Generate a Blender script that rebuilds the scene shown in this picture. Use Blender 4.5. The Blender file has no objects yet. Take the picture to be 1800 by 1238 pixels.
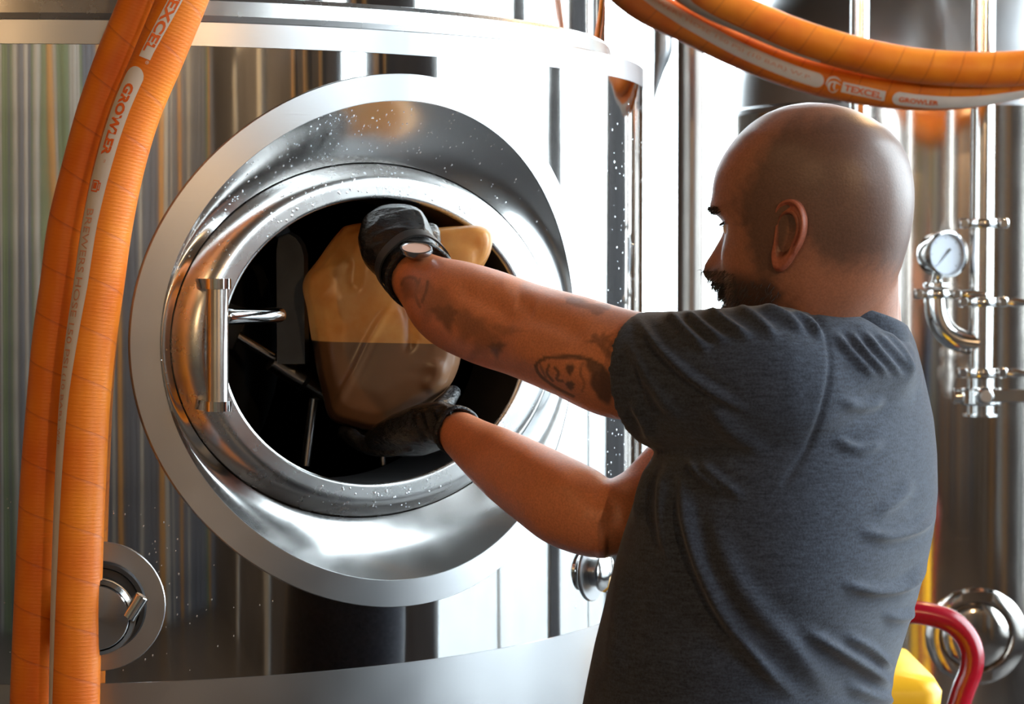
import bpy, bmesh, math, random
import numpy as np
from mathutils import Vector, Matrix

random.seed(7)
rng = np.random.default_rng(7)
SC = bpy.context.scene
COL = SC.collection

# ------------------------------------------------------------------ camera
FPX = 4000.0                                   # focal length in pixels of the 1800 px wide photograph
HZ = 450.0                                     # row of the horizon
PITCH = math.atan((HZ - 619.0) / FPX)
CAM = np.array([0.0, 0.0, 1.6])
FW = np.array([0, math.cos(PITCH), math.sin(PITCH)])
UP = np.array([0, -math.sin(PITCH), math.cos(PITCH)])
RT = np.array([1.0, 0, 0])
cd = bpy.data.cameras.new('camera')
cam = bpy.data.objects.new('camera', cd)
COL.objects.link(cam)
cam.location = CAM
cam.rotation_euler = (math.pi / 2 + PITCH, 0, 0)
cd.sensor_width = 36.0
cd.lens = 36.0 * FPX / 1800.0
cd.clip_start = 0.05
cd.clip_end = 200
cd.dof.use_dof = True
cd.dof.focus_distance = 2.5
cd.dof.aperture_fstop = 11.0
SC.camera = cam

# ------------------------------------------------------------------ world, light, exposure
SC.view_settings.view_transform = 'Standard'
SC.view_settings.look = 'None'
SC.view_settings.gamma = 1.0
SC.view_settings.use_curve_mapping = False
SC.view_settings.exposure = 0.1
SC.cycles.use_denoising = True
SC.cycles.max_bounces = 10
SC.cycles.glossy_bounces = 6
SC.cycles.diffuse_bounces = 4
SC.cycles.sample_clamp_indirect = 6.0
SC.cycles.caustics_reflective = False
SC.cycles.caustics_refractive = False
wd = bpy.data.worlds.new('world')
SC.world = wd
wd.use_nodes = True
wn = wd.node_tree.nodes['Background']
wn.inputs[0].default_value = (0.80, 0.93, 1.0, 1)     # even overcast sky
wn.inputs[1].default_value = 14.0

# room limits
XL, XR, YF, YB, ZC = -4.6, 3.2, -4.2, 8.6, 5.2
# window openings: right wall (y0, y1), back wall (x0, x1)
WR = [(-3.3, -0.1, 2.45), (0.15, 0.75, 0.3), (1.95, 4.15, 0.3), (4.35, 6.3, 0.3)]
WB = [(-1.2, 1.45, 0.3), (1.6, 2.9, 0.3)]
WZ1 = 4.85


def portal(name, loc, rot, sx, sy):
    l = bpy.data.lights.new(name, 'AREA')
    l.shape = 'RECTANGLE'
    l.size, l.size_y = sx, sy
    l.cycles.is_portal = True
    o = bpy.data.objects.new(name, l)
    o.location = loc
    o.rotation_euler = rot
    COL.objects.link(o)


for a, b, z in WR:
    portal('window_portal', (XR + 0.1, (a + b) / 2, (z + WZ1) / 2), (0, math.pi / 2, 0), WZ1 - z, b - a)
for a, b, z in WB:
    portal('window_portal', ((a + b) / 2, YB + 0.1, (z + WZ1) / 2), (-math.pi / 2, 0, 0), b - a, WZ1 - z)

# warm lamps added out of view to light the room: (x, y, z, watts)
LAMPS = [(-1.9, 0.2, 3.7, 20), (2.0, -2.4, 2.95, 170), (-1.9, -2.6, 2.95, 90), (1.9, 5.3, 4.0, 120)]
WARM = (1.0, 0.62, 0.30)


# ------------------------------------------------------------------ helpers
def P(px, py, d):
    """point of the place that the photograph shows at pixel (px, py), d metres deep"""
    return CAM + FW * d + RT * ((px - 900.0) / FPX * d) + UP * ((619.0 - py) / FPX * d)


def proj(V):
    q = np.asarray(V) - CAM
    d = q @ FW
    return np.stack([900 + FPX * (q @ RT) / d, 619 - FPX * (q @ UP) / d], -1)


def nrm(v):
    v = np.asarray(v, float)
    return v / np.maximum(np.linalg.norm(v, axis=-1, keepdims=True), 1e-12)


WLOC = {}


def link(o, parent=None):
    COL.objects.link(o)
    if parent is not None:
        o.parent = parent
    return o


def empty(name, loc, label, cat, group=None):
    o = bpy.data.objects.new(name, None)
    o.location = loc
    o.empty_display_size = 0.1
    link(o)
    WLOC[o.name] = np.array(loc, float)
    o['label'] = label
    o['category'] = cat
    if group:
        o['group'] = group
    return o


def tag(o, label=None, cat=None, group=None, kind=None):
    for k, v in (('label', label), ('category', cat), ('group', group), ('kind', kind)):
        if v:
            o[k] = v
    return o


def mesh_data(name, V, F, smooth=True, sharp=None):
    me = bpy.data.meshes.new(name)
    me.from_pydata(np.asarray(V, float).tolist(), [], [list(map(int, f)) for f in F])
    me.update()
    if smooth:
        me.polygons.foreach_set('use_smooth', np.ones(len(me.polygons), bool))
        if sharp:
            me.set_sharp_from_angle(angle=math.radians(sharp))
    return me


def mk(name, geo, mat, parent=None, loc=None, smooth=True, sharp=40):
    """one mesh object from world-space geometry (V, F)"""
    V, F = geo
    V = np.asarray(V, float)
    off = WLOC[parent.name] if parent is not None else np.array(loc if loc is not None else (0, 0, 0), float)
    me = mesh_data(name, V - off, F, smooth, sharp)
    if mat is not None:
        me.materials.append(mat)
    o = bpy.data.objects.new(name, me)
    if parent is None:
        o.location = off
    link(o, parent)
    WLOC[o.name] = off
    return o


def join(*gs):
    V, F, n = [], [], 0
    for v, f in gs:
        v = np.asarray(v, float)
        V.append(v)
        F += [[i + n for i in q] for q in f]
        n += len(v)
    return np.concatenate(V), F


def loft(R, cap0=True, cap1=True, closed=True):
    """rings R (k, m, 3) to quads"""
    R = np.asarray(R, float)
    k, m, _ = R.shape
    V = R.reshape(-1, 3)
    F = []
    mm = m if closed else m - 1
    for i in range(k - 1):
        for j in range(mm):
            j2 = (j + 1) % m
            F.append([i * m + j, i * m + j2, (i + 1) * m + j2, (i + 1) * m + j])
    if cap0:
        F.append(list(range(m))[::-1])
    if cap1:
        F.append([(k - 1) * m + j for j in range(m)])
    return V, F


def frames(pts, ref=None):
    pts = np.asarray(pts, float)
    T = nrm(np.gradient(pts, axis=0))
    if ref is not None:
        r = np.asarray(ref, float)
        N = nrm(r - (T @ r)[:, None] * T)
    else:
        N = np.zeros_like(T)
        a = np.array([0, 0, 1.0]) if abs(T[0][2]) < 0.9 else np.array([0, 1.0, 0])
        n = nrm(a - (a @ T[0]) * T[0])
        for i in range(len(T)):
            n = nrm(n - (n @ T[i]) * T[i])
            N[i] = n
    return T, N, np.cross(T, N)


def tube(pts, r, n=16, ref=None, caps=True, round_end=False, squash=None):
    pts = np.asarray(pts, float)
    r = np.broadcast_to(np.asarray(r, float), (len(pts),)).copy()
    if round_end:
        T = nrm(np.gradient(pts, axis=0))
        e0, e1 = [], []
        for q in (0.95, 0.75, 0.4):
            e0.append((pts[0] - T[0] * r[0] * q * 0.95, r[0] * math.sqrt(1 - q * q)))
            e1.append((pts[-1] + T[-1] * r[-1] * q * 0.95, r[-1] * math.sqrt(1 - q * q)))
        e1 = e1[::-1]
        pts = np.array([p for p, _ in e0] + list(pts) + [p for p, _ in e1])
        r = np.array([q for _, q in e0] + list(r) + [q for _, q in e1])
    T, N, B = frames(pts, ref)
    t = np.linspace(0, 2 * math.pi, n, endpoint=False)
    sq = squash if squash is not None else 1.0
    R = pts[:, None] + r[:, None, None] * (np.cos(t)[None, :, None] * N[:, None] * sq + np.sin(t)[None, :, None] * B[:, None])
    return loft(R, caps, caps)


def cyl(p0, p1, r, n=24, bev=0.0):
    p0, p1 = np.array(p0, float), np.array(p1, float)
    d = nrm(p1 - p0)
    if bev > 0:
        return tube([p0, p0 + d * 1e-5, p0 + d * bev, p1 - d * bev, p1 - d * 1e-5, p1], [r - bev, r - bev, r, r, r - bev, r - bev], n)
    return tube([p0, p1], r, n)


def lathe(prof, o, ax, n=48, caps=False, closed_prof=False):
    """profile (radius, height) turned round the axis ax through o"""
    ax = nrm(ax)
    a = np.array([0, 0, 1.0]) if abs(ax[2]) < 0.9 else np.array([1.0, 0, 0])
    x = nrm(np.cross(a, ax))
    y = np.cross(ax, x)
    t = np.linspace(0, 2 * math.pi, n, endpoint=False)
    c = np.cos(t)[:, None] * x + np.sin(t)[:, None] * y
    R = [np.asarray(o) + ax * h + c * max(r, 1e-5) for r, h in prof]
    if closed_prof:
        R.append(R[0])
    return loft(R, caps, caps)


def box(lo, hi, bev=0.0, rot=None, seg=1):
    bm = bmesh.new()
    bmesh.ops.create_cube(bm, size=1.0)
    lo, hi = np.array(lo, float), np.array(hi, float)
    for v in bm.verts:
        v.co = Vector((np.array(v.co) * (hi - lo)))
    if bev > 0:
        bmesh.ops.bevel(bm, geom=bm.edges[:], offset=bev, segments=seg, affect='EDGES', profile=0.5)
    bm.verts.ensure_lookup_table()
    V = np.array([v.co[:] for v in bm.verts])
    F = [[v.index for v in f.verts] for f in bm.faces]
    bm.verts.index_update()
    F = [[v.index for v in f.verts] for f in bm.faces]
    bm.free()
    if rot is not None:
        V = V @ np.asarray(rot, float).T
    return V + (lo + hi) / 2, F


def plate(poly, thick, nvec, bev=0.0):
    """flat polygon (k, 3) given a thickness along nvec"""
    poly = np.asarray(poly, float)
    nv = nrm(nvec) * thick
    return loft([poly, poly + nv])


def catmull(pts, n):
    pts = np.asarray(pts, float)
    k = len(pts)
    s = np.r_[0, np.cumsum(np.linalg.norm(np.diff(pts[:, :min(3, pts.shape[1])], axis=0), axis=1))]
    t = np.linspace(0, s[-1], n)
    m = np.gradient(pts, s, axis=0)
    i = np.clip(np.searchsorted(s, t, side='right') - 1, 0, k - 2)
    h = (s[i + 1] - s[i])[:, None]
    u = ((t - s[i])[:, None]) / h
    return ((2 * u**3 - 3 * u**2 + 1) * pts[i] + (u**3 - 2 * u**2 + u) * h * m[i]
            + (-2 * u**3 + 3 * u**2) * pts[i + 1] + (u**3 - u**2) * h * m[i + 1])


def pxpath(rows, n=None):
    """rows (px, py, depth[, radius px]) to points and radii in metres"""
    rows = np.asarray(rows, float)
    if n:
        w = rows.copy()
        w[:, 2] *= 1000
        w = catmull(w, n)
        w[:, 2] /= 1000
        rows = w
    pts = np.array([P(*r[:3]) for r in rows])
    if rows.shape[1] > 3:
        return pts, rows[:, 3] * rows[:, 2] / FPX
    return pts


def voxel(geo, size, smooth_it=4):
    """one closed continuous surface out of overlapping closed pieces"""
    me = mesh_data('tmp', geo[0], geo[1], False)
    o = bpy.data.objects.new('tmp', me)
    COL.objects.link(o)
    m = o.modifiers.new('r', 'REMESH')
    m.mode = 'VOXEL'
    m.voxel_size = size
    m.adaptivity = 0
    dg = bpy.context.evaluated_depsgraph_get()
    ev = o.evaluated_get(dg)
    m2 = bpy.data.meshes.new_from_object(ev)
    V = np.empty(len(m2.vertices) * 3)
    m2.vertices.foreach_get('co', V)
    V = V.reshape(-1, 3)
    F = np.empty(len(m2.polygons) * 4, int)
    try:
        m2.polygons.foreach_get('vertices', F)
    except Exception:
        pass
    L = np.empty(len(m2.loops), int)
    m2.loops.foreach_get('vertex_index', L)
    n = len(m2.polygons)
    F = L.reshape(n, 4) if len(L) == 4 * n else [list(p.vertices) for p in m2.polygons]
    E = np.empty(len(m2.edges) * 2, int)
    m2.edges.foreach_get('vertices', E)
    E = E.reshape(-1, 2)
    bpy.data.objects.remove(o)
    bpy.data.meshes.remove(me)
    bpy.data.meshes.remove(m2)
    V = laplace(V, E, smooth_it)
    return V, F, E


def laplace(V, E, it, lam=0.55, mu=-0.3, w=None):
    n = len(V)
    deg = np.bincount(E.ravel(), minlength=n).astype(float)[:, None]
    for k in range(it):
        for f in ((lam, mu) if mu else (lam,)):
            S = np.zeros_like(V)
            for c in range(3):
                S[:, c] = np.bincount(E[:, 0], V[E[:, 1], c], n) + np.bincount(E[:, 1], V[E[:, 0], c], n)
            d = S / np.maximum(deg, 1) - V
            V = V + f * d * (1 if w is None else w[:, None])
    return V


def vnormals(V, F):
    F = np.asarray(F)
    a = np.cross(V[F[:, 2]] - V[F[:, 0]], V[F[:, 3]] - V[F[:, 1]])
    N = np.zeros_like(V)
    for k in range(4):
        for c in range(3):
            N[:, c] += np.bincount(F[:, k], a[:, c], len(V))
    return nrm(N)


def color_attr(o, name, C):
    me = o.data
    at = me.color_attributes.new(name, 'FLOAT_COLOR', 'POINT')
    C = np.c_[C, np.ones(len(C))].astype(np.float32)
    at.data.foreach_set('color', C.ravel())


def sstep(a, b, x):
    t = np.clip((x - a) / (b - a), 0, 1)
    return t * t * (3 - 2 * t)


def s2l(*c):
    c = np.array(c, float) / 255.0
    return tuple(np.where(c <= 0.04045, c / 12.92, ((c + 0.055) / 1.055) ** 2.4)) + (1.0,)


# ------------------------------------------------------------------ materials
class NT:
    def __init__(s, name):
        s.m = bpy.data.materials.new(name)
        s.m.use_nodes = True
        s.t = s.m.node_tree
        s.b = s.t.nodes['Principled BSDF']

    def n(s, typ, **kw):
        nd = s.t.nodes.new(typ)
        for k, v in kw.items():
            if k.startswith('i_'):
                nd.inputs[k[2:].replace('_', ' ')].default_value = v
            else:
                setattr(nd, k, v)
        return nd

    def l(s, a, b):
        s.t.links.new(a, b)

    def coord(s, out='Object', scale=(1, 1, 1)):
        tc = s.n('ShaderNodeTexCoord')
        mp = s.n('ShaderNodeMapping')
        mp.inputs['Scale'].default_value = scale
        s.l(tc.outputs[out], mp.inputs['Vector'])
        return mp.outputs['Vector']

    def noise(s, vec, scale, detail=3, rough=0.5):
        nd = s.n('ShaderNodeTexNoise')
        nd.inputs['Scale'].default_value = scale
        nd.inputs['Detail'].default_value = detail
        nd.inputs['Roughness'].default_value = rough
        if vec is not None:
            s.l(vec, nd.inputs['Vector'])
        return nd.outputs['Fac']

    def ramp(s, fac, stops):
        nd = s.n('ShaderNodeValToRGB')
        e = nd.color_ramp.elements
        while len(e) < len(stops):
            e.new(0.5)
        for k, (p, c) in enumerate(stops):
            e[k].position = p
            e[k].color = c if len(c) == 4 else (*c, 1)
        s.l(fac, nd.inputs['Fac'])
        return nd.outputs['Color']

    def bump(s, h, strength, dist):
        nd = s.n('ShaderNodeBump')
        nd.inputs['Strength'].default_value = strength
        nd.inputs['Distance'].default_value = dist
        s.l(h, nd.inputs['Height'])
        s.l(nd.outputs['Normal'], s.b.inputs['Normal'])

    def set(s, **kw):
        for k, v in kw.items():
            s.b.inputs[k.replace('_', ' ')].default_value = v
        return s


def plain(name, col, rough=0.5, metal=0.0, nscale=0, namp=0.15, bump=0.0, **kw):
    m = NT(name)
    m.set(Base_Color=col, Roughness=rough, Metallic=metal, **kw)
    if nscale:
        v = m.coord()
        f = m.noise(v, nscale, 4)
        c = np.array(col[:3])
        m.l(m.ramp(f, [(0.3, tuple(c * (1 - namp))), (0.7, tuple(np.minimum(c * (1 + namp), 1)))]), m.b.inputs['Base Color'])
        if bump:
            m.bump(f, 0.5, bump)
    return m.m


def steel(name, rough, col=(0.64, 0.63, 0.62), stretch=(9, 9, 0.5), bscale=1.0, bdist=0.0008, rvar=0.06):
    m = NT(name)
    m.set(Base_Color=(*col, 1), Metallic=1.0, Roughness=rough)
    v = m.coord('Object', stretch)
    f = m.noise(v, bscale, 2, 0.5)
    g = m.noise(m.coord(), 14, 5, 0.65)
    r = m.n('ShaderNodeMapRange')
    r.inputs['To Min'].default_value = max(rough - rvar, 0.02)
    r.inputs['To Max'].default_value = rough + rvar
    m.l(g, r.inputs['Value'])
    m.l(r.outputs[0], m.b.inputs['Roughness'])
    if bdist:
        m.bump(f, 1.0, bdist)
    return m.m


M = {}
M['mirror'] = steel('polished_steel', 0.05, bdist=0.0012, rvar=0.02)
M['satin'] = steel('satin_steel', 0.33, (0.42, 0.42, 0.43), stretch=(2, 2, 90), bscale=6, bdist=0.00003)
M['dish'] = steel('brushed_steel', 0.18, stretch=(3, 3, 3), bscale=2, bdist=0.0002)
M['lip'] = steel('rounded_lip_steel', 0.27, stretch=(3, 3, 3), bscale=2, bdist=0.0002)
M['chrome'] = steel('bright_fitting_steel', 0.12, (0.7, 0.69, 0.68), stretch=(3, 3, 3), bdist=0.0001)
M['pipe'] = steel('pipe_steel', 0.16, (0.62, 0.6, 0.58), stretch=(20, 20, 1), bdist=0.0003)
M['ferm'] = steel('fermenter_steel', 0.11, (0.58, 0.53, 0.49), bdist=0.0010, rvar=0.03)
M['agedpipe'] = steel('aged_pipe_steel', 0.38, (0.2, 0.18, 0.165), stretch=(20, 20, 1), bdist=0.0003)
M['inside'] = plain('shaded_inside_steel', (0.012, 0.012, 0.013, 1), 0.6, 0.2, 8, 0.3)  # near-black base puts the vessel's inner shade into the steel colour
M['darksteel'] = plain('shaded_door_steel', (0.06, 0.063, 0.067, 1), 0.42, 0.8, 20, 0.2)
M['rodsteel'] = plain('wet_rod_steel', (0.5, 0.48, 0.46, 1), 0.25, 1.0, 20, 0.1)
M['rubber'] = plain('black_rubber', (0.012, 0.012, 0.012, 1), 0.5, 0, 40, 0.3)

# ------------------------------------------------------------------ the room
M['plaster'] = plain('grey_plaster', s2l(140, 138, 134), 0.8, 0, 3, 0.15)
M['darkwall'] = plain('dark_painted_wall', s2l(74, 76, 82), 0.75, 0, 3, 0.2)
M['concrete'] = plain('wet_concrete', s2l(66, 67, 70), 0.42, 0, 5, 0.3, 0.0008)
M['ceilwood'] = plain('pale_ceiling_boards', s2l(140, 138, 134), 0.7, 0, 6, 0.25)
M['beam'] = plain('honey_timber_beam', s2l(206, 150, 88), 0.6, 0, 9, 0.25)
M['frame'] = plain('pale_window_frame', s2l(206, 212, 214), 0.5)
M['paving'] = plain('dark_outdoor_asphalt', s2l(78, 80, 82), 0.8, 0, 2, 0.1)
PLK = [plain('plank_sage', s2l(108, 126, 100), 0.6, 0, 7, 0.2), plain('plank_grey', s2l(162, 167, 168), 0.6, 0, 7, 0.2),
       plain('plank_honey', s2l(180, 140, 86), 0.55, 0, 7, 0.2), plain('plank_charcoal', s2l(100, 108, 122), 0.6, 0, 7, 0.2)]


def glass_mat():
    m = NT('window_glass')
    t = m.n('ShaderNodeBsdfTransparent')
    g = m.n('ShaderNodeBsdfGlossy')
    g.inputs['Roughness'].default_value = 0.0
    f = m.n('ShaderNodeFresnel')
    f.inputs['IOR'].default_value = 1.3
    x = m.n('ShaderNodeMixShader')
    m.l(f.outputs[0], x.inputs[0])
    m.l(t.outputs[0], x.inputs[1])
    m.l(g.outputs[0], x.inputs[2])
    m.l(x.outputs[0], m.t.nodes['Material Output'].inputs['Surface'])
    return m.m


M['glass'] = glass_mat()


def structure(name, geo, mat, parent=None, loc=(0, 0, 0)):
    o = mk(name, geo, mat, parent, loc)
    if parent is None:
        o['kind'] = 'structure'
    return o


TW = 0.25
structure('floor', box((XL - TW, YF - TW, -0.2), (XR + TW, YB + TW, 0)), M['concrete'])
structure('ceiling', box((XL - TW, YF - TW, ZC), (XR + TW, YB + TW, ZC + 0.2)), M['ceilwood'])
M['oak'] = plain('brown_timber_wall', s2l(112, 80, 52), 0.6, 0, 4, 0.3)
structure('wall_left', box((XL - TW, YF, 0), (XL, YB, ZC)), M['oak'])
wall_front = structure('wall_front', box((XL - TW, YF - TW, 0), (XR + TW, YF, ZC)), M['darkwall'])


def wall_with_openings(axis, ops, lo, hi, p0, p1):
    """axis 0: wall runs along x between p0 and p1 in y; axis 1: along y"""
    cuts = [lo]
    gs = []
    for a, b, _ in ops:
        cuts += [a, b]
    cuts.append(hi)

    def bx(a, b, z0, z1):
        if b - a < 1e-4:
            return
        gs.append(box((a, p0, z0), (b, p1, z1)) if axis == 0 else box((p0, a, z0), (p1, b, z1)))
    for i in range(0, len(cuts), 2):
        bx(cuts[i], cuts[i + 1], 0, ZC)
    for a, b, z in ops:
        bx(a, b, 0, z)
        bx(a, b, WZ1, ZC)
    return join(*gs)


structure('wall_right', wall_with_openings(1, WR, YF, YB, XR, XR + TW), M['darkwall'])
structure('wall_back', wall_with_openings(0, WB, XL - TW, XR + TW, YB, YB + TW), M['plaster'])


def window(name, axis, a, b, p, WZ0):
    def bx(u0, u1, z0, z1, d0=-0.03, d1=0.03):
        return box((u0, p + d0, z0), (u1, p + d1, z1)) if axis == 0 else box((p + d0, u0, z0), (p + d1, u1, z1))
    w = structure(name, join(bx(a, a + 0.05, WZ0, WZ1), bx(b - 0.05, b, WZ0, WZ1), bx(a + 0.05, b - 0.05, WZ0, WZ0 + 0.06),
                             bx(a + 0.05, b - 0.05, WZ1 - 0.06, WZ1)), M['frame'])
    m = (a + b) / 2
    mk('mullion', bx(m - 0.025, m + 0.025, WZ0 + 0.06, WZ1 - 0.06), M['frame'], w)
    for z in (max(3.0, WZ0 + 1.2),):
        mk('glazing_bar', bx(a + 0.05, b - 0.05, z - 0.02, z + 0.02, -0.02, 0.02), M['frame'], w)
    zs = [WZ0 + 0.06, max(3.0, WZ0 + 1.2), WZ1 - 0.06]
    for u0, u1 in ((a + 0.05, m - 0.025), (m + 0.025, b - 0.05)):
        for z0, z1 in zip(zs[:-1], zs[1:]):
            mk('pane', bx(u0, u1, z0, z1, -0.004, 0.004), M['glass'], w, smooth=False)


k = 1
for a, b, z in WR:
    window('window_%d' % k, 1, a, b, XR + 0.12, z)
    k += 1
for a, b, z in WB:
    window('window_%d' % k, 0, a, b, YB + 0.12, z)
    k += 1
structure('ground', join(box((XR + TW, -30, -0.3), (45, 50, -0.1)), box((-40, YB + TW, -0.3), (XR + TW, 50, -0.1))), M['paving'])

# boards of the wall behind the photographer, seen only as streaks in the steel
pm = {}
x = XL + 0.02
ci = 0
ceil_ = bpy.data.objects['ceiling']
while x < XR - 0.1:
    wdt = float(rng.choice([0.05, 0.07, 0.10, 0.14]))
    if x < -0.1:
        c = int(rng.choice([0, 0, 1, 2, 3], p=[0.3, 0.2, 0.2, 0.2, 0.1]))
    else:
        c = int(rng.choice([0, 1, 2, 3, 3, 3], p=[0.05, 0.17, 0.20, 0.22, 0.18, 0.18]))
    key = (round(wdt, 2), c)
    if key not in pm:
        me = mesh_data('plank', *box((-wdt / 2, -0.02, -2.5), (wdt / 2, 0.02, 2.5), 0.004))
        me.materials.append(PLK[c])
        pm[key] = me
    o = bpy.data.objects.new('plank', pm[key])
    o.location = (x + wdt / 2, YF + 0.02 + 0.012 * rng.random(), 2.52)
    link(o, wall_front)
    x += wdt + 0.008
# honey posts on the dark right wall in front of the windows
wr = bpy.data.objects['wall_right']
for y, wdt in ((-3.2, 0.12), (-1.9, 0.16), (-0.9, 0.06), (-0.55, 0.05), (-0.2, 0.05), (0.95, 0.08), (1.15, 0.05)):
    o = mk('post', box((XR - 0.05, y - wdt / 2, 0), (XR, y + wdt / 2, 2.4 if y < 0 else ZC)), PLK[2] if y > -1 else PLK[1], wr)
for y in (-2.6, -1.2, 0.2, 0.75, 1.3, 3.4, 5.6):
    mk('beam', box((XL, y - 0.09, ZC - 0.24), (XR, y + 0.09, ZC)), M['beam'], ceil_)


# added lamps, each given a shade, bulb and cord out of view
def emis(name, col, st):
    m = NT(name)
    m.set(Base_Color=(0.8, 0.7, 0.5, 1), Emission_Color=(*col, 1), Emission_Strength=st)
    return m.m


M['bulb'] = emis('lamp_bulb', WARM, 30)
M['shade'] = plain('black_enamel_shade', (0.02, 0.02, 0.022, 1), 0.35)
for i, (x, y, z, w) in enumerate(LAMPS):
    t = empty('added_lamp', (x, y, z),
              ['added warm lamp, out of view over the hoses', 'added warm lamp, out of view behind the camera',
               'added warm lamp, out of view by the boarded wall', 'added warm lamp, out of view beyond the steel fermenter'][i], 'lamp', 'added warm lamps')
    mk('lamp_shade', lathe([(0.02, 0.16), (0.05, 0.15), (0.16, 0.02), (0.2, -0.03), (0.195, -0.03), (0.15, 0.02), (0.045, 0.13), (0.02, 0.14)], (x, y, z), (0, 0, 1), 32), M['shade'], t)
    mk('bulb', lathe([(0, 0.1), (0.02, 0.09), (0.035, 0.03), (0.03, -0.01), (0, -0.025)], (x, y, z), (0, 0, 1), 20), M['bulb'], t)
    mk('cord', cyl((x, y, z + 0.15), (x, y, ZC), 0.006, 8), M['rubber'], t)
    l = bpy.data.lights.new('lamp_light', 'POINT')
    l.energy = w
    l.color = WARM
    l.shadow_soft_size = 0.06
    o = bpy.data.objects.new('lamp_light', l)
    o.location = (0, 0, -0.07)
    link(o, t)

# ------------------------------------------------------------------ the mash tun
TD = 3.47
TAZ = math.atan((220 - 900) / FPX)
TR = math.sin(math.atan(230 / FPX) - TAZ) * TD
TA = np.array([TD * math.sin(TAZ), TD * math.cos(TAZ), 0.0])
Z_RIM, Z_BAND, Z_LOW, Z_BOT = 1.874, 1.845, 1.099, 0.55
GAM = math.radians(35.5)
MN = np.array([math.sin(GAM), -math.cos(GAM), 0])
MU = np.array([math.cos(GAM), math.sin(GAM), 0])
MV = np.array([0, 0, 1.0])
MO = TA + TR * MN + np.array([0, 0, 1.4955])


def on_tank(u, v, w=0.0):
    """u metres along the shell from the manway axis, v up from it, w off the shell (saddle)"""
    u = np.asarray(u, float)
    v = np.asarray(v, float)
    ww = np.sqrt(np.maximum(TR**2 - u**2, 0)) - TR + w
    return MO + u[..., None] * MU + v[..., None] * MV + ww[..., None] * MN


def loc3(u, v, w):
    u, v, w = np.broadcast_arrays(np.asarray(u, float), np.asarray(v, float), np.asarray(w, float))
    return MO + u[..., None] * MU + v[..., None] * MV + w[..., None] * MN


tun = empty('mash_tun', (TA[0], TA[1], 0), 'large polished steel mash tun with an open oval manway in its side', 'tank')


def tank_normals(o, off):
    me = o.data
    n = len(me.vertices)
    V = np.empty(n * 3)
    me.vertices.foreach_get('co', V)
    V = V.reshape(-1, 3) + off - TA
    V[:, 2] = 0
    me.normals_split_custom_set_from_vertices(nrm(V).tolist())


# shell with the manway hole: radial patch round the hole, plain grid elsewhere
PS, PZ0, PZ1 = 0.66, Z_LOW, Z_BAND
az, bz = 0.305, 0.2955
NA, NK = 320, 10
t = np.linspace(0, 2 * np.pi, NA, endpoint=False)
hu, hv = az * np.cos(t), bz * np.sin(t)
hs = np.arcsin(hu / TR)
zc = MO[2]
# corners kept by snapping the rays that come nearest to them
dx, dz = np.cos(t), np.sin(t)
kx = np.where(dx > 0, PS, PS) / np.maximum(np.abs(dx), 1e-9)
kz = np.where(dz > 0, PZ1 - zc, zc - PZ0) / np.maximum(np.abs(dz), 1e-9)
kk = np.minimum(kx, kz)
bs, bzz = dx * kk, dz * kk
for sx in (-PS, PS):
    for sz in (PZ0 - zc, PZ1 - zc):
        i = np.argmin((bs - sx)**2 + (bzz - sz)**2)
        bs[i], bzz[i] = sx, sz


def cylpt(s, z, r=TR):
    a = GAM + s
    return np.stack([TA[0] + r * np.sin(a), TA[1] - r * np.cos(a), z + 0 * a], -1)


rings = []
for i in range(NK + 1):
    f = i / NK
    rings.append(cylpt(hs * (1 - f) + bs * f, zc + hv * (1 - f) + bzz * f))
g1 = loft(np.array(rings), False, False)
g1 = (g1[0], [f[::-1] for f in g1[1]])
ss = np.linspace(PS, 2 * np.pi - PS, 220)
G = np.array([[cylpt(np.array(s), z) for s in ss] for z in np.linspace(PZ0, PZ1, 4)])
g2 = loft(G, False, False, closed=False)
shell = mk('shell', join(g1, g2), M['mirror'], tun, sharp=None)
bmx = bmesh.new()
bmx.from_mesh(shell.data)
bmesh.ops.recalc_face_normals(bmx, faces=bmx.faces)
bmx.to_mesh(shell.data)
bmx.free()
tank_normals(shell, WLOC['mash_tun'])


def tankring(name, prof, mat, n=256, sharp=30):
    return mk(name, lathe(prof, TA, (0, 0, 1), n), mat, tun, sharp=sharp)


tankring('rim_band', [(TR, Z_BAND), (TR + 0.0006, Z_BAND + 0.0005), (TR + 0.0006, Z_RIM - 0.001), (TR - 0.0005, Z_RIM), (TR - 0.06, Z_RIM + 0.0015)], M['satin'])
tankring('foot_band', [(TR - 0.02, Z_BOT), (TR + 0.0006, Z_BOT), (TR + 0.0006, Z_LOW - 0.0005), (TR, Z_LOW)], M['satin'])
tankring('bottom_cone', [(0.05, 0.32), (TR - 0.02, Z_BOT)], M['satin'])
R2 = 0.727
tankring('collar', [(R2 - 0.006, Z_RIM + 0.0005), (R2 + 0.001, Z_RIM + 0.003), (R2 + 0.006, Z_RIM + 0.012), (R2 + 0.002, Z_RIM + 0.030), (R2 - 0.004, Z_RIM + 0.036), (R2 - 0.008, Z_RIM + 0.037)], M['lip'])
tankring('upper_wall', [(R2 - 0.006, Z_RIM + 0.036), (R2 - 0.008, 2.5)], M['mirror'])
tankring('dome', [(R2 - 0.008, 2.5), (0.62, 2.62), (0.4, 2.72), (0.15, 2.76), (0, 2.76)], M['mirror'])
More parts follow.
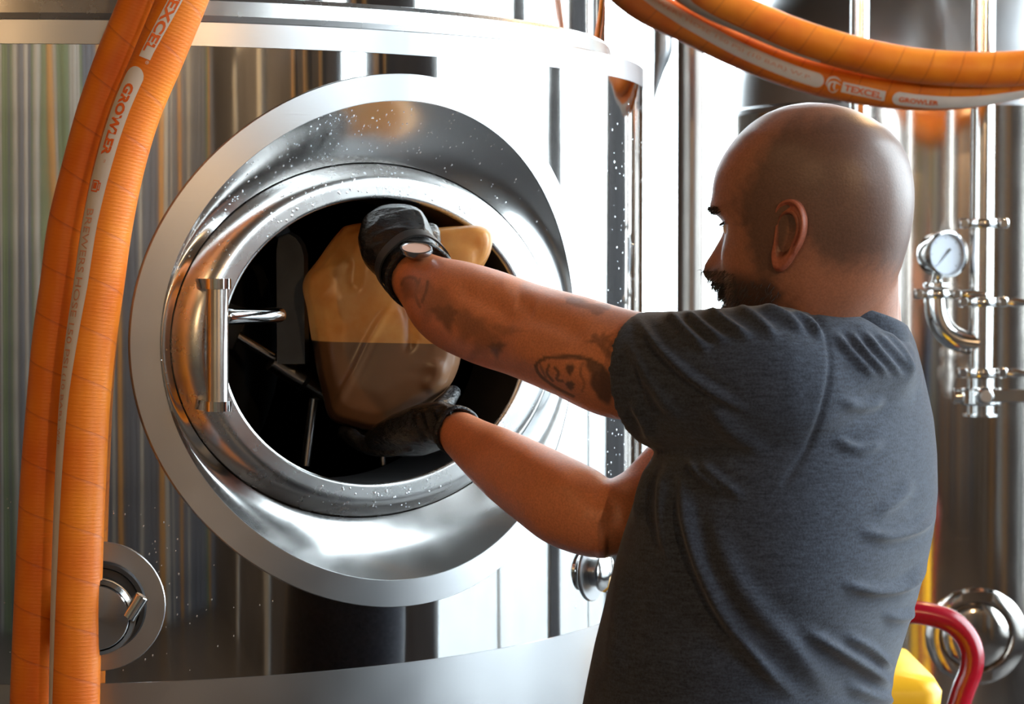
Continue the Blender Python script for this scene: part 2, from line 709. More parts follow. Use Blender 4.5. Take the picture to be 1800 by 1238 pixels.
# dark liner so that the inside stays a closed vessel
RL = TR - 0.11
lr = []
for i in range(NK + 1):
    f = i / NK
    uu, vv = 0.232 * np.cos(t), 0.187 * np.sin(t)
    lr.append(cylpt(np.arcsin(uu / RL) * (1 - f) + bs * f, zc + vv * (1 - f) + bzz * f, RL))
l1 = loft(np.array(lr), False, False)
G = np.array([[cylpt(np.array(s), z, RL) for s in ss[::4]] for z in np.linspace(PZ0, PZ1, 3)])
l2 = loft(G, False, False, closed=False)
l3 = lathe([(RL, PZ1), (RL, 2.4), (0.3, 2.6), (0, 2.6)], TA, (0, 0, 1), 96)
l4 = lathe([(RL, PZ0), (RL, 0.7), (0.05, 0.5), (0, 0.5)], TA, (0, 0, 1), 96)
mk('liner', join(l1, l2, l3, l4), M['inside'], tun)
for a in (0.6, 2.17, 3.74, 5.31):
    q = TA + np.array([math.cos(a), math.sin(a), 0]) * (TR - 0.1)
    mk('leg', join(cyl(q, q + [0, 0, 0.56], 0.045, 24), cyl(q, q + [0, 0, 0.015], 0.09, 24)), M['satin'], tun)


# manway: pad plate on the shell, dished surround, rounded neck and lip
def ell(a, b, u0, n=256):
    tt = np.linspace(0, 2 * np.pi, n, endpoint=False)
    return u0 + a * np.cos(tt), b * np.sin(tt)


pad = [on_tank(*ell(0.3362, 0.3264, 0.0), w) for w in (0.0, 0.0035)] + [on_tank(*ell(0.3355, 0.3257, 0.0), 0.0045)]
pad += [on_tank(*ell(0.3035, 0.2937, -0.001), 0.0045), on_tank(*ell(0.3027, 0.2929, -0.001), 0.0036)]
mk('pad_ring', loft(pad, False, False), M['satin'], tun, sharp=35)
WC, WO = -0.045, -0.013
r2 = on_tank(*ell(0.3027, 0.2929, -0.001), 0.0036)
cr = loc3(*ell(0.279, 0.2198, -0.019), WC)
dish = []
for f in np.linspace(0, 1, 12):
    q = r2 * (1 - f) + cr * f
    dish.append(q - MN * 0.006 * math.sin(math.pi * f))
mk('dished_surround', loft(dish, False, False), M['dish'], tun, sharp=None)
op = loc3(*ell(0.2205, 0.1764, -0.025), WO)
lip = []
for f in np.linspace(0, 1, 16):
    # steep shoulder out of the groove, then nearly flat to the opening
    rad = f
    hgt = (1 - (1 - min(f / 0.62, 1)) ** 2.2)
    q = cr * (1 - rad) + op * rad
    q = q - MN * ((q - MO) @ MN)[:, None] + MN * (WC - 0.004 + (WO - WC + 0.004) * hgt)
    lip.append(q)
e1 = loc3(*ell(0.2188, 0.1747, -0.025), WO - 0.002)
e2 = loc3(*ell(0.2183, 0.1742, -0.025), WO - 0.006)
e3 = loc3(*ell(0.221, 0.1765, -0.025), -0.13)
mk('manway_neck', loft(lip + [e1, e2], False, False), M['lip'], tun, sharp=None)
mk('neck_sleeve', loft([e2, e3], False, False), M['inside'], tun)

# hinge of the inward opening door
hinge = empty('hinge', P(382, 605, 2.63), '', '')
for k_ in ('label', 'category'):
    del hinge[k_]
hinge.parent = tun
hinge.location = np.array(P(382, 605, 2.63)) - WLOC['mash_tun']
ht, hb = P(382, 500, 2.625), P(382, 712, 2.625)
mk('hinge_pin', cyl(hb, ht, 0.0128, 28, 0.002), M['rodsteel'], hinge)
for px0, px1, py in ((340, 404, 499), (342, 405, 714)):
    c = P(383, py, 2.625)
    q = P(px0, py, 2.72)
    ax = np.array([0, 0, 1.0])
    tt = np.linspace(-np.pi / 2, np.pi / 2, 12)
    d = nrm(c - q)
    d[2] = 0
    d = nrm(d)
    s = np.cross(ax, d)
    rr = 0.0155
    ring = np.array([c + rr * (math.cos(a) * d + math.sin(a) * s) for a in tt] + [q + rr * s, q - rr * s])
    ring[:, 2] = c[2] - 0.0058
    mk('lug', plate(ring, 0.0116, ax), M['chrome'], hinge, sharp=30)
arm = pxpath([(400, 557, 2.632), (430, 556, 2.65), (470, 555, 2.68), (490, 554, 2.70)], 10)
mk('hinge_arm', tube(arm, 0.0092, 20, round_end=True), M['chrome'], hinge)

# the door itself hangs inside, swung edge on to the left
door = empty('manway_door', P(470, 560, 2.95), '', '')
for k_ in ('label', 'category'):
    del door[k_]
door.parent = tun
door.location = np.array(P(470, 560, 2.95)) - WLOC['mash_tun']
dc = P(405, 600, 3.02)
dn = nrm(np.array([0.97, -0.22, 0.05]))
dx_ = nrm(np.cross([0, 0, 1], dn))
dy_ = np.cross(dn, dx_)
rr_ = []
for f, h in ((0.02, 0.03), (0.4, 0.027), (0.75, 0.018), (0.95, 0.0), (1.0, -0.006), (1.0, -0.016), (0.94, -0.02), (0.5, 0.005), (0.02, 0.012)):
    tt = np.linspace(0, 2 * np.pi, 64, endpoint=False)
    rr_.append(dc + dn * h + f * (0.2 * np.cos(tt)[:, None] * dx_ + 0.16 * np.sin(tt)[:, None] * dy_))
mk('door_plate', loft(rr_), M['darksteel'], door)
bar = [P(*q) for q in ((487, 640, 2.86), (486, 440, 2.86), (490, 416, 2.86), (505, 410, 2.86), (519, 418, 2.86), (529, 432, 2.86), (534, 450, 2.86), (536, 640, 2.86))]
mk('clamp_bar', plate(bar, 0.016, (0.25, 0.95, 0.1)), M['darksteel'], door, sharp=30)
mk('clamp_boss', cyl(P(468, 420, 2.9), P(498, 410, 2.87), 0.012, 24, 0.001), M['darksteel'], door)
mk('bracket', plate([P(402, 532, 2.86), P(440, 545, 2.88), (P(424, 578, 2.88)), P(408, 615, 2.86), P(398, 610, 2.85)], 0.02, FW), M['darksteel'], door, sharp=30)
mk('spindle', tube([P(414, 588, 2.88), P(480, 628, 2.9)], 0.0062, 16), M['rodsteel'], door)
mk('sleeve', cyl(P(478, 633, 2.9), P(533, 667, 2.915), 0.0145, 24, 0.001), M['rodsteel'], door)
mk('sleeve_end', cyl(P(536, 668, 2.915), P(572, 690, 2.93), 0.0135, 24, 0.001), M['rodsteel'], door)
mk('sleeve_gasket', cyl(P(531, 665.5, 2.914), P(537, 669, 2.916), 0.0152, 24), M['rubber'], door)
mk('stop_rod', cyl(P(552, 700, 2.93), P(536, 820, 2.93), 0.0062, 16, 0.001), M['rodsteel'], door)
mk('rod_tip', cyl(P(672, 800, 2.98), P(674, 819, 2.98), 0.0042, 12, 0.001), M['rodsteel'], door)


# sampling port low on the left of the shell
def port_frame(px, py):
    d = nrm(P(px, py, 1.0) - CAM)
    a, b = d[:2], (CAM - TA)[:2]
    A_, B_, C_ = a @ a, a @ b, b @ b - TR**2
    s = (-B_ - math.sqrt(B_ * B_ - A_ * C_)) / A_
    o = CAM + d * s
    n_ = o - TA
    n_[2] = 0
    return o, nrm(n_)


def saddle(o, n_, r0, r1, mat, name, par):
    x_ = np.cross([0, 0, 1.0], n_)
    R = []
    for r, w in ((r1, 0.0), (r1, 0.002), (r1 - 0.001, 0.003), (r0 + 0.001, 0.003), (r0, 0.0)):
        tt = np.linspace(0, 2 * np.pi, 64, endpoint=False)
        u, v = r * np.cos(tt), r * np.sin(tt)
        ww = np.sqrt(TR**2 - u**2) - TR + w
        R.append(o + u[:, None] * x_ + v[:, None] * np.array([0, 0, 1.0]) + ww[:, None] * n_)
    return mk(name, loft(R, False, False), mat, par, sharp=40)


po, pn = port_frame(176, 1066)
port = empty('sampling_port', po, '', '')
for k_ in ('label', 'category'):
    del port[k_]
port.parent = tun
port.location = po - WLOC['mash_tun']
saddle(po, pn, 0.03, 0.076, M['satin'], 'port_pad', port)
mk('port_sleeve', lathe([(0.052, 0.002), (0.054, 0.006), (0.052, 0.012), (0.047, 0.012), (0.045, 0.006), (0.03, 0.006)], po, pn, 56), M['darksteel'], port)
mk('ferrule', lathe([(0.036, 0.004), (0.034, 0.06), (0.036, 0.072), (0.0395, 0.074)], po, pn, 56), M['darksteel'], port)
mk('clamp_ring', lathe([(0.0385, 0.070), (0.043, 0.072), (0.0445, 0.079), (0.043, 0.086), (0.0385, 0.088)], po, pn, 56), M['chrome'], port)
mk('cap', lathe([(0.039, 0.086), (0.036, 0.089), (0.02, 0.09), (0, 0.0905)], po, pn, 56), M['chrome'], port)
px_ = np.cross([0, 0, 1.0], pn)
bo = P(222, 1092, (po + pn * 0.079 - CAM) @ FW)
bd = nrm(P(252, 1050, 2.62) - P(206, 1122, 2.62))
mk('clamp_bolt', cyl(bo - bd * 0.016, bo + bd * 0.012, 0.0045, 14), M['chrome'], port)
mk('clamp_nut', join(cyl(bo + bd * 0.004, bo + bd * 0.034, 0.0082, 20, 0.001), cyl(bo - bd * 0.018 - px_ * 0.009, bo - bd * 0.018 + px_ * 0.009, 0.005, 16, 0.001)), M['chrome'], port)
# small port at the right edge of the shell
qo, qn = port_frame(1041, 1005)
noz = empty('outlet_port', qo, '', '')
for k_ in ('label', 'category'):
    del noz[k_]
noz.parent = tun
noz.location = qo - WLOC['mash_tun']
saddle(qo, qn, 0.012, 0.04, M['satin'], 'port_pad', noz)
mk('nozzle', lathe([(0.02, 0.0), (0.02, 0.012), (0.026, 0.015), (0.027, 0.02), (0.02, 0.026), (0, 0.028)], qo, qn, 40), M['chrome'], noz)

# drops of water on the surround and shell: nobody could count them
M['water'] = NT('water_drop').set(Base_Color=(0.9, 0.95, 1, 1), Roughness=0.03, Metallic=0.75).m


def drops():
    bm = bmesh.new()
    bmesh.ops.create_icosphere(bm, subdivisions=1, radius=1)
    sv = np.array([v.co[:] for v in bm.verts])
    sf = [[v.index for v in f.verts] for f in bm.faces]
    bm.free()
    gs = []

    def add(p, n_, r, stretch=1.0):
        x_ = nrm(np.cross([0.3, 0.1, 1.0], n_))
        y_ = np.cross(n_, x_)
        S = sv * [r, r * stretch, r * 0.5]
        gs.append((p + S[:, :1] * x_ + S[:, 1:2] * y_ + S[:, 2:] * n_, sf))
    D = np.array(dish)
    dd = np.gradient(D, axis=0)
    tt_ = np.gradient(D, axis=1)
    nn = nrm(np.cross(tt_, dd))
    if nn[6, 0] @ MN < 0:
        nn = -nn
    L = np.array(lip)
    ln = nrm(np.cross(np.gradient(L, axis=1), np.gradient(L, axis=0)))
    if ln[14, 0] @ MN < 0:
        ln = -ln
    for _ in range(300):
        a = rng.normal(0.30, 0.09) % 1.0
        i, j = int(rng.integers(1, 11)), int(a * 256) % 256
        f = float(rng.random())
        g = float(rng.random())
        p = (D[i, j] * (1 - g) + D[i, (j + 1) % 256] * g) * (1 - f) + (D[i - 1, j] * (1 - g) + D[i - 1, (j + 1) % 256] * g) * f
        add(p, nn[i, j], float(rng.uniform(0.0005, 0.0013)), float(rng.uniform(1, 1.5)))
    for _ in range(170):
        a = (rng.normal(0.27, 0.09) if rng.random() < 0.7 else rng.normal(0.74, 0.03)) % 1.0
        i, j = int(rng.integers(4, 15)), int(a * 256) % 256
        f = float(rng.random())
        g = float(rng.random())
        p = (L[i, j] * (1 - g) + L[i, (j + 1) % 256] * g) * (1 - f) + (L[i - 1, j] * (1 - g) + L[i - 1, (j + 1) % 256] * g) * f
        add(p, ln[i, j], float(rng.uniform(0.0006, 0.0018)), float(rng.uniform(1, 1.6)))
    for _ in range(420):
        s = float(rng.uniform(0.40, 1.0))
        z = float(rng.uniform(1.12, 1.83))
        if (TR * math.sin(s) / 0.34) ** 2 + ((z - zc) / 0.33) ** 2 < 1:
            continue
        p = cylpt(np.array(s), z)
        n_ = p - TA
        n_[2] = 0
        add(p, nrm(n_), float(rng.uniform(0.0006, 0.0015)), float(rng.uniform(1, 2.2)))
    for _ in range(160):
        s = float(rng.normal(-0.5, 0.12))
        z = float(rng.uniform(1.11, 1.32))
        p = cylpt(np.array(s), z)
        n_ = p - TA
        n_[2] = 0
        add(p, nrm(n_), float(rng.uniform(0.0005, 0.0011)), 1.6)
    return join(*gs)


wdrops = mk('water_drops', drops(), M['water'], tun)
wdrops['kind'] = 'stuff'

# ------------------------------------------------------------------ orange brewers hoses
HR = 0.0


def hose_mat():
    m = NT('orange_hose_rubber')
    uv = m.n('ShaderNodeUVMap')
    sp = m.n('ShaderNodeSeparateXYZ')
    m.l(uv.outputs[0], sp.inputs[0])

    def math_(op, a, b=None, c=None):
        nd = m.n('ShaderNodeMath', operation=op)
        for i, q in enumerate((a, b, c)):
            if q is None:
                continue
            if isinstance(q, (int, float)):
                nd.inputs[i].default_value = q
            else:
                m.l(q, nd.inputs[i])
        return nd.outputs[0]
    u, v = sp.outputs[0], sp.outputs[1]
    h = math_('FRACT', math_('ADD', math_('MULTIPLY', u, 1 / 0.056), v))
    seam = math_('SUBTRACT', 1.0, math_('SMOOTH_MIN', math_('MULTIPLY', h, 14.0), 1.0, 0.2))
    ribs = math_('SINE', math_('MULTIPLY', u, 2 * math.pi / 0.0042))
    nz = m.noise(m.coord('Object', (1, 1, 1)), 18, 4)
    fine = m.noise(m.coord('Object', (60, 60, 500)), 2, 3)
    hh = math_('ADD', math_('MULTIPLY', ribs, 0.06), math_('ADD', math_('MULTIPLY', fine, 0.35), math_('MULTIPLY', seam, -0.5)))
    m.bump(hh, 0.8, 0.0007)
    c = m.ramp(nz, [(0.3, s2l(218, 106, 16)), (0.7, s2l(232, 130, 24))])
    mx = m.n('ShaderNodeMix', data_type='RGBA')
    m.l(math_('MULTIPLY', seam, 0.5), mx.inputs[0])
    m.l(c, mx.inputs[6])
    mx.inputs[7].default_value = s2l(150, 56, 12)
    m.l(mx.outputs[2], m.b.inputs['Base Color'])
    m.set(Roughness=0.42)
    m.b.inputs['Specular IOR Level'].default_value = 0.4
    return m.m


M['hose'] = hose_mat()
M['stripe'] = plain('pale_hose_stripe', s2l(214, 204, 196), 0.4, 0, 30, 0.06)
M['ink'] = plain('orange_print', s2l(226, 98, 30), 0.45)
M['inkfaint'] = plain('faded_orange_print', s2l(212, 146, 114), 0.45)


class Hose:
    def __init__(s, rows, r, label, group, n=160):
        s.r = r
        s.px = catmull(np.array(rows, float) * [1, 1, 1000], n) / [1, 1, 1000]
        s.pts = np.array([P(*q) for q in s.px])
        s.T, s.N, s.B = frames(s.pts, (0, -1, 0))
        s.s = np.r_[0, np.cumsum(np.linalg.norm(np.diff(s.pts, axis=0), axis=1))]
        m = 40
        tt = np.linspace(0, 2 * np.pi, m, endpoint=False)
        R = s.pts[:, None] + r * (np.cos(tt)[None, :, None] * s.N[:, None] + np.sin(tt)[None, :, None] * s.B[:, None])
        s.root = mk('brewers_hose', loft(R, True, True), M['hose'], None, s.pts[len(s.pts) // 2], sharp=60)
        tag(s.root, label, 'hose', group)
        me = s.root.data
        uvl = me.uv_layers.new(name='UVMap')
        lv = np.empty(len(me.loops), int)
        me.loops.foreach_get('vertex_index', lv)
        uv = np.zeros((len(lv), 2))
        uv[:, 0] = s.s[np.minimum(lv // m, n - 1)]
        a = (lv % m) / m
        # unwrap the seam: quads are written i, j, j2 ... so a face that wraps gets 1 instead of 0
        for p in me.polygons:
            ls = list(p.loop_indices)
            if len(ls) == 4:
                q = a[ls]
                if q.max() - q.min() > 0.5:
                    q[q < 0.5] += 1
                    a[ls] = q
        uv[:, 1] = a
        uvl.data.foreach_set('uv', uv.ravel())

    def at_y(s, y):
        return float(np.interp(y, s.px[:, 1], s.s))

    def at_x(s, x):
        k = int(np.argmin(s.px[:, 0]))
        return float(np.interp(x, s.px[k:, 0], s.s[k:]))

    def surf(s, q, ang, lift):
        q = np.asarray(q, float)
        ip = lambda A: np.stack([np.interp(q, s.s, A[:, k]) for k in range(3)], -1)
        c, N, B = ip(s.pts), nrm(ip(s.N)), nrm(ip(s.B))
        ang = np.asarray(ang)
        return c + (s.r + lift) * (np.cos(ang)[..., None] * N + np.sin(ang)[..., None] * B)

    def patch(s, s0, s1, angf, half, name, mat, lift=0.0004, round0=False, round1=False, n=90):
        q = np.linspace(s0, s1, n)
        # denser ends for round ends
        if round0 or round1:
            q = s0 + (s1 - s0) * (0.5 - 0.5 * np.cos(np.linspace(0, np.pi, n)))
        a0 = np.array([angf(x) for x in q])
        hw = np.full(n, half)
        hm = half * s.r
        if round0:
            d = np.clip((q - s0) / hm, 0, 1)
            hw = np.minimum(hw, half * np.sqrt(np.maximum(1 - (1 - d) ** 2, 1e-4)))
        if round1:
            d = np.clip((s1 - q) / hm, 0, 1)
            hw = np.minimum(hw, half * np.sqrt(np.maximum(1 - (1 - d) ** 2, 1e-4)))
        f = np.linspace(-1, 1, 13)
        G = s.surf(np.repeat(q[:, None], 13, 1), a0[:, None] + hw[:, None] * f[None, :], lift)
        return mk(name, loft(G, False, False, closed=False), mat, s.root)

    def text(s, txt, s0, length, angf, height, mat, name='lettering', bold=0.0, lift=0.0009, shift=0.0, small=False):
        cu = bpy.data.curves.new('t', 'FONT')
        cu.body = txt
        cu.size = 1.0
        cu.offset = bold
        cu.resolution_u = 3
        o = bpy.data.objects.new('t', cu)
        COL.objects.link(o)
        dg = bpy.context.evaluated_depsgraph_get()
        me = bpy.data.meshes.new_from_object(o.evaluated_get(dg))
        bm = bmesh.new()
        bm.from_mesh(me)
        bmesh.ops.triangulate(bm, faces=bm.faces[:])
        bm.verts.index_update()
        V = np.array([v.co[:] for v in bm.verts])
        F = [[v.index for v in f.verts] for f in bm.faces]
        bm.free()
        bpy.data.objects.remove(o)
        bpy.data.curves.remove(cu)
        bpy.data.meshes.remove(me)
        x0, x1 = V[:, 0].min(), V[:, 0].max()
        y0, y1 = V[:, 1].min(), V[:, 1].max()
        q = s0 + (V[:, 0] - x0) / (x1 - x0) * length
        yy = ((V[:, 1] - y0) / (y1 - y0) - 0.5) * height + shift
        ang = np.array([angf(x) for x in q]) - yy / s.r
        S = s.surf(q, ang, lift)
        if small or height < 0.0065:
            o = mk(name, (S, F), mat, s.root, smooth=False)
            o['kind'] = 'stuff'
            return o
        # every letter a part of its own
        par = list(range(len(V)))

        def find(i):
            while par[i] != i:
                par[i] = par[par[i]]
                i = par[i]
            return i
        for f in F:
            for i in f[1:]:
                par[find(i)] = find(f[0])
        gr = {}
        for f in F:
            gr.setdefault(find(f[0]), []).append(f)
        for fs in gr.values():
            ids = sorted({i for f in fs for i in f})
            mp = {i: k for k, i in enumerate(ids)}
            mk('letter', (S[ids], [[mp[i] for i in f] for f in fs]), mat, s.root, smooth=False)


LR = 0.0285
lefth = Hose([(345, -420, 2.64), (300, -180, 2.64), (254, 0, 2.64), (213, 100, 2.64), (178, 200, 2.64), (151, 300, 2.64), (127, 400, 2.64), (114, 500, 2.64),
              (100, 600, 2.64), (91, 700, 2.64), (81, 820, 2.64), (71, 1000, 2.64), (61, 1238, 2.64), (50, 1700, 2.64), (46, 2250, 2.64)],
             LR, 'orange brewers hose hanging behind the printed one, with no stripe showing', 'hanging hoses')
righth = Hose([(440, -420, 2.585), (385, -180, 2.585), (320, 0, 2.585), (279, 100, 2.585), (237, 200, 2.585), (208, 300, 2.585), (188, 400, 2.585), (174, 500, 2.585),
               (160, 600, 2.585), (150, 700, 2.585), (143, 820, 2.585), (136, 1000, 2.585), (131, 1238, 2.585), (124, 1700, 2.585), (120, 2250, 2.585)],
              LR, 'orange brewers hose hanging in front, with a long white printed stripe', 'hanging hoses')
ay = [righth.at_y(y) for y in (-420, 0, 100, 200, 300, 400, 500, 600, 700, 820, 1000, 1238, 2250)]
aa = np.radians([-5, 9, 25, 29, 33, 39, 41, 47, 56, 62, 66, 74, 85])
angR = lambda q: float(np.interp(q, ay, aa))
Y = righth.at_y
righth.patch(Y(130), Y(2240), angR, math.radians(26), 'label_stripe', M['stripe'], round0=True)
righth.patch(Y(-34), Y(113), lambda q: angR(q) - 0.10, 0.27, 'label_panel', M['stripe'])


def T_(txt, y0, y1, h, mat, bold=0.0, shift=0.0):
    righth.text(txt, Y(y0), Y(y1) - Y(y0), angR, h, mat, bold=bold, shift=shift)


righth.text('TEXCEL', Y(-14), Y(102) - Y(-14), lambda q: angR(q) - 0.10, 0.0118, M['ink'], bold=0.035)
righth.text('®', Y(115), Y(121) - Y(115), lambda q: angR(q) - 0.30, 0.004, M['stripe'])
T_('GROWLER', 159, 282, 0.0125, M['ink'], 0.045, 0.001)
T_('TM', 288, 294, 0.003, M['inkfaint'], 0.0, 0.003)
T_('BREWERS', 374, 484, 0.0105, M['inkfaint'])
T_('HOSE', 493, 562, 0.0105, M['inkfaint'])
T_('150', 573, 608, 0.0100, M['inkfaint'])
T_('PSI', 618, 650, 0.0100, M['inkfaint'])
T_('(10 BAR)', 660, 742, 0.0100, M['inkfaint'])
T_('W.P.', 754, 785, 0.0095, M['inkfaint'])


def mug():
    """small beer mug icon, outline built from flat strips"""
    L, W = Y(345) - Y(324), 0.0125
    s0 = Y(324)

    def rect(x0, x1, y0, y1, n=5):
        q = np.linspace(x0, x1, n) * L + s0
        yy = np.linspace(y0, y1, n) * W - W / 2
        G = righth.surf(np.repeat(q[:, None], n, 1), np.array([[angR(a) - b / righth.r for b in yy] for a in q]), 0.0009)
        return loft(G, False, False, closed=False)
    return join(rect(0.05, 0.16, 0, 0.8), rect(0.88, 1.0, 0.1, 0.8), rect(0.05, 1, 0, 0.1), rect(0.05, 1, 0.7, 0.8),
                rect(0.25, 0.75, 0.2, 0.6), rect(0.2, 0.3, 0.8, 1.0), rect(0.75, 0.85, 0.8, 1.0), rect(0.2, 0.85, 0.92, 1.0))


mk('mug_icon', mug(), M['ink'], righth.root, smooth=False)

# the pair that sags across the top right, beyond the man
D2 = 4.12
up = Hose([(1080, -480, D2 - 0.1), (1090, -300, D2 - 0.06), (1120, -150, D2 - 0.03), (1170, -55, D2), (1250, 2, D2), (1310, 27, D2), (1400, 64, D2), (1500, 94, D2), (1600, 114, D2), (1700, 122, D2), (1800, 119, D2), (1950, 92, D2), (2150, 20, D2), (2400, -130, D2)],
          0.0322, 'upper of two orange hoses sagging across the window, no print showing', 'sagging hoses')
D3 = D2 + 0.052
lo_ = Hose([(1000, -480, D3 - 0.1), (1008, -300, D3 - 0.06), (1030, -150, D3 - 0.03), (1066, -52, D3), (1115, -4, D3), (1210, 46, D3), (1310, 93, D3), (1405, 128, D3), (1503, 151, D3), (1600, 163, D3), (1700, 160, D3), (1800, 141, D3), (1950, 104, D3), (2150, 24, D3), (2400, -130, D3)],
           0.0322, 'lower of two orange hoses sagging across the window, white label above bald head', 'sagging hoses')
X = up.at_x
up.patch(X(1200), X(1450), lambda q: float(np.interp(q, [X(1200), X(1230), X(1300), X(1450)], np.radians([40, 62, 74, 88]))), 0.34, 'label_stripe', M['stripe'])
X = lo_.at_x
angL = lambda q: float(np.interp(q, [X(1090), X(1140), X(1200), X(1300), X(1430), X(1520), X(1600), X(1700), X(1800), X(2000)],
                                 np.radians([-40, -26, -8, 4, 14, 20, 32, 46, 60, 80])))
lo_.patch(X(1100), X(1446), angL, math.radians(24), 'label_stripe', M['stripe'], round1=True)
lo_.text('BREWERS HOSE 150 PSI (10 BAR) W.P.', X(1120), X(1425) - X(1120), angL, 0.0088, M['inkfaint'], small=True)
lo_.patch(X(1478), X(1553), angL, 0.30, 'label_panel', M['stripe'])
lo_.text('TEXCEL', X(1482), X(1548) - X(1482), angL, 0.0120, M['ink'], bold=0.03)
lo_.patch(X(1566), X(2300), angL, math.radians(24), 'label_stripe', M['stripe'], round0=True)
lo_.text('GROWLER', X(1577), X(1645) - X(1577), angL, 0.0102, M['ink'], bold=0.03)


def claw():
    """round emblem with two swept strokes left of the word on the sagging hose"""
    s0, L, W = X(1449), X(1474) - X(1449), 0.0275

    def stroke(pp, w0):
        pp = catmull(np.array([(a, b, 0) for a, b in pp], float), 14)[:, :2]
        d = nrm(np.gradient(pp, axis=0))
        nn_ = np.stack([-d[:, 1], d[:, 0]], -1)
        w = w0 * np.sin(np.linspace(0.5, np.pi - 0.25, 14))
        rows = []
        for k_ in (-1, 0, 1):
            q = pp + nn_ * (w * k_)[:, None]
            rows.append(lo_.surf(q[:, 0] * L + s0, np.array([angL(a * L + s0) - b * W / lo_.r for a, b in q]), 0.0009))
        return loft(np.array(rows), False, False, closed=False)
    return join(stroke([(0.05, -0.1), (0.2, 0.35), (0.6, 0.5), (1.0, 0.35)], 0.07), stroke([(0.15, -0.2), (0.3, 0.1), (0.7, 0.2), (1.05, 0.1)], 0.06),
                stroke([(0.35, 0.1), (0.3, -0.25), (0.45, -0.5)], 0.07), stroke([(0.65, 0.2), (0.62, -0.1), (0.75, -0.35)], 0.07), stroke([(0.45, -0.5), (0.7, -0.5), (0.95, -0.2)], 0.05))


mk('claw_emblem', claw(), M['stripe'], lo_.root, smooth=False)

# ------------------------------------------------------------------ steel tanks and pipes behind
FD = 5.45
FAZ = math.atan((1640 - 900) / FPX)
FA = np.array([FD * math.sin(FAZ), FD * math.cos(FAZ), 0])
FR = math.sin(math.atan((1640 - 900) / FPX) - math.atan((1280 - 900) / FPX)) * FD
dF = FD - FR
ZS = float(P(1650, 190, dF)[2])
ZB = float(P(1650, 940, dF)[2])
fer = empty('fermenter', (FA[0], FA[1], 0), 'tall steel fermenter behind the man, with a pressure gauge and standpipe before it', 'tank')


def fring(name, prof, mat, sharp=30, par=None):
    return mk(name, lathe(prof, FA, (0, 0, 1), 160), mat, par or fer, sharp=sharp)


fring('shell', [(FR, ZB), (FR, ZS)], M['ferm'])
fring('shoulder_band', [(FR, ZS), (FR + 0.001, ZS), (FR + 0.001, ZS + 0.012), (FR - 0.004, ZS + 0.016)], M['satin'])
th = np.linspace(0, math.pi / 2, 14)
fring('dome', [(max((FR - 0.004) * math.cos(a) ** 0.75, 0.0), ZS + 0.016 + 0.46 * math.sin(a)) for a in th], M['satin'], None)
fring('lower_band', [(FR, ZB), (FR + 0.001, ZB), (FR + 0.001, ZB - 0.05), (FR, ZB - 0.05), (FR, 0.62)], M['ferm'])
fring('cone', [(FR, 0.62), (0.08, 0.3), (0.0, 0.3)], M['satin'], 50)
for a in (0.3, 1.87, 3.44, 5.01):
    q = FA + np.array([math.cos(a), math.sin(a), 0]) * (FR - 0.06)
    mk('leg', join(cyl(q, q + [0, 0, 0.7], 0.04, 24), cyl(q, q + [0, 0, 0.015], 0.08, 24)), M['satin'], fer)
q = P(1728, 150, 5.3)
mk('dome_neck', cyl(q - [0, 0, 0.12], [q[0], q[1], 3.4], 0.080, 48), M['ferm'], fer)
# its lower manway: oval ring with a dished door
dv_ = nrm(P(1716, 1118, 1.0) - CAM)
a_, b_ = dv_[:2], (CAM - FA)[:2]
A_, B_, C_ = a_ @ a_, a_ @ b_, b_ @ b_ - FR**2
mo = CAM + dv_ * ((-B_ - math.sqrt(B_ * B_ - A_ * C_)) / A_)
mn_ = mo - FA
mn_[2] = 0
mn_ = nrm(mn_)
mu_ = np.cross([0, 0, 1.0], mn_)


def f_on(u, v, w):
    ww = np.sqrt(FR**2 - u**2) - FR + w
    return np.array([FA[0], FA[1], 0]) + np.array([0, 0, mo[2]]) + mn_ * FR + u[:, None] * mu_ + v[:, None] * np.array([0, 0, 1.0]) + ww[:, None] * mn_


def fell(r, w):
    tt = np.linspace(0, 2 * np.pi, 96, endpoint=False)
    return f_on(r * 1.05 * np.cos(tt), r * np.sin(tt), w)


mk('manway_ring', loft([fell(0.104, 0.0), fell(0.105, 0.008), fell(0.098, 0.013), fell(0.078, 0.013), fell(0.073, 0.006)], False, False), M['ferm'], fer, sharp=35)
mk('manway_door', loft([fell(0.0725, 0.003), fell(0.069, 0.006), fell(0.05, 0.009), fell(0.02, 0.011), fell(0.003, 0.0112)], False, True), M['ferm'], fer)

def floor_pipe(name, px, d, wpx, label, cat, ztop=ZC - 0.01, mat='pipe'):
    r = wpx / 2 * d / FPX
    q = P(px, 619, d)
    base = np.array([q[0], q[1], 0.0])
    t = empty(name, base, label, cat)
    mk('tube', cyl(base + [0, 0, 0.02], [q[0], q[1], ztop], r, 40), M[mat], t)
    mk('floor_flange', cyl(base, base + [0, 0, 0.02], r * 1.9, 40, 0.003), M['satin'], t)
    mk('ceiling_flange', cyl([q[0], q[1], ztop - 0.02], [q[0], q[1], ztop], r * 1.9, 40, 0.003), M['satin'], t)
    return t


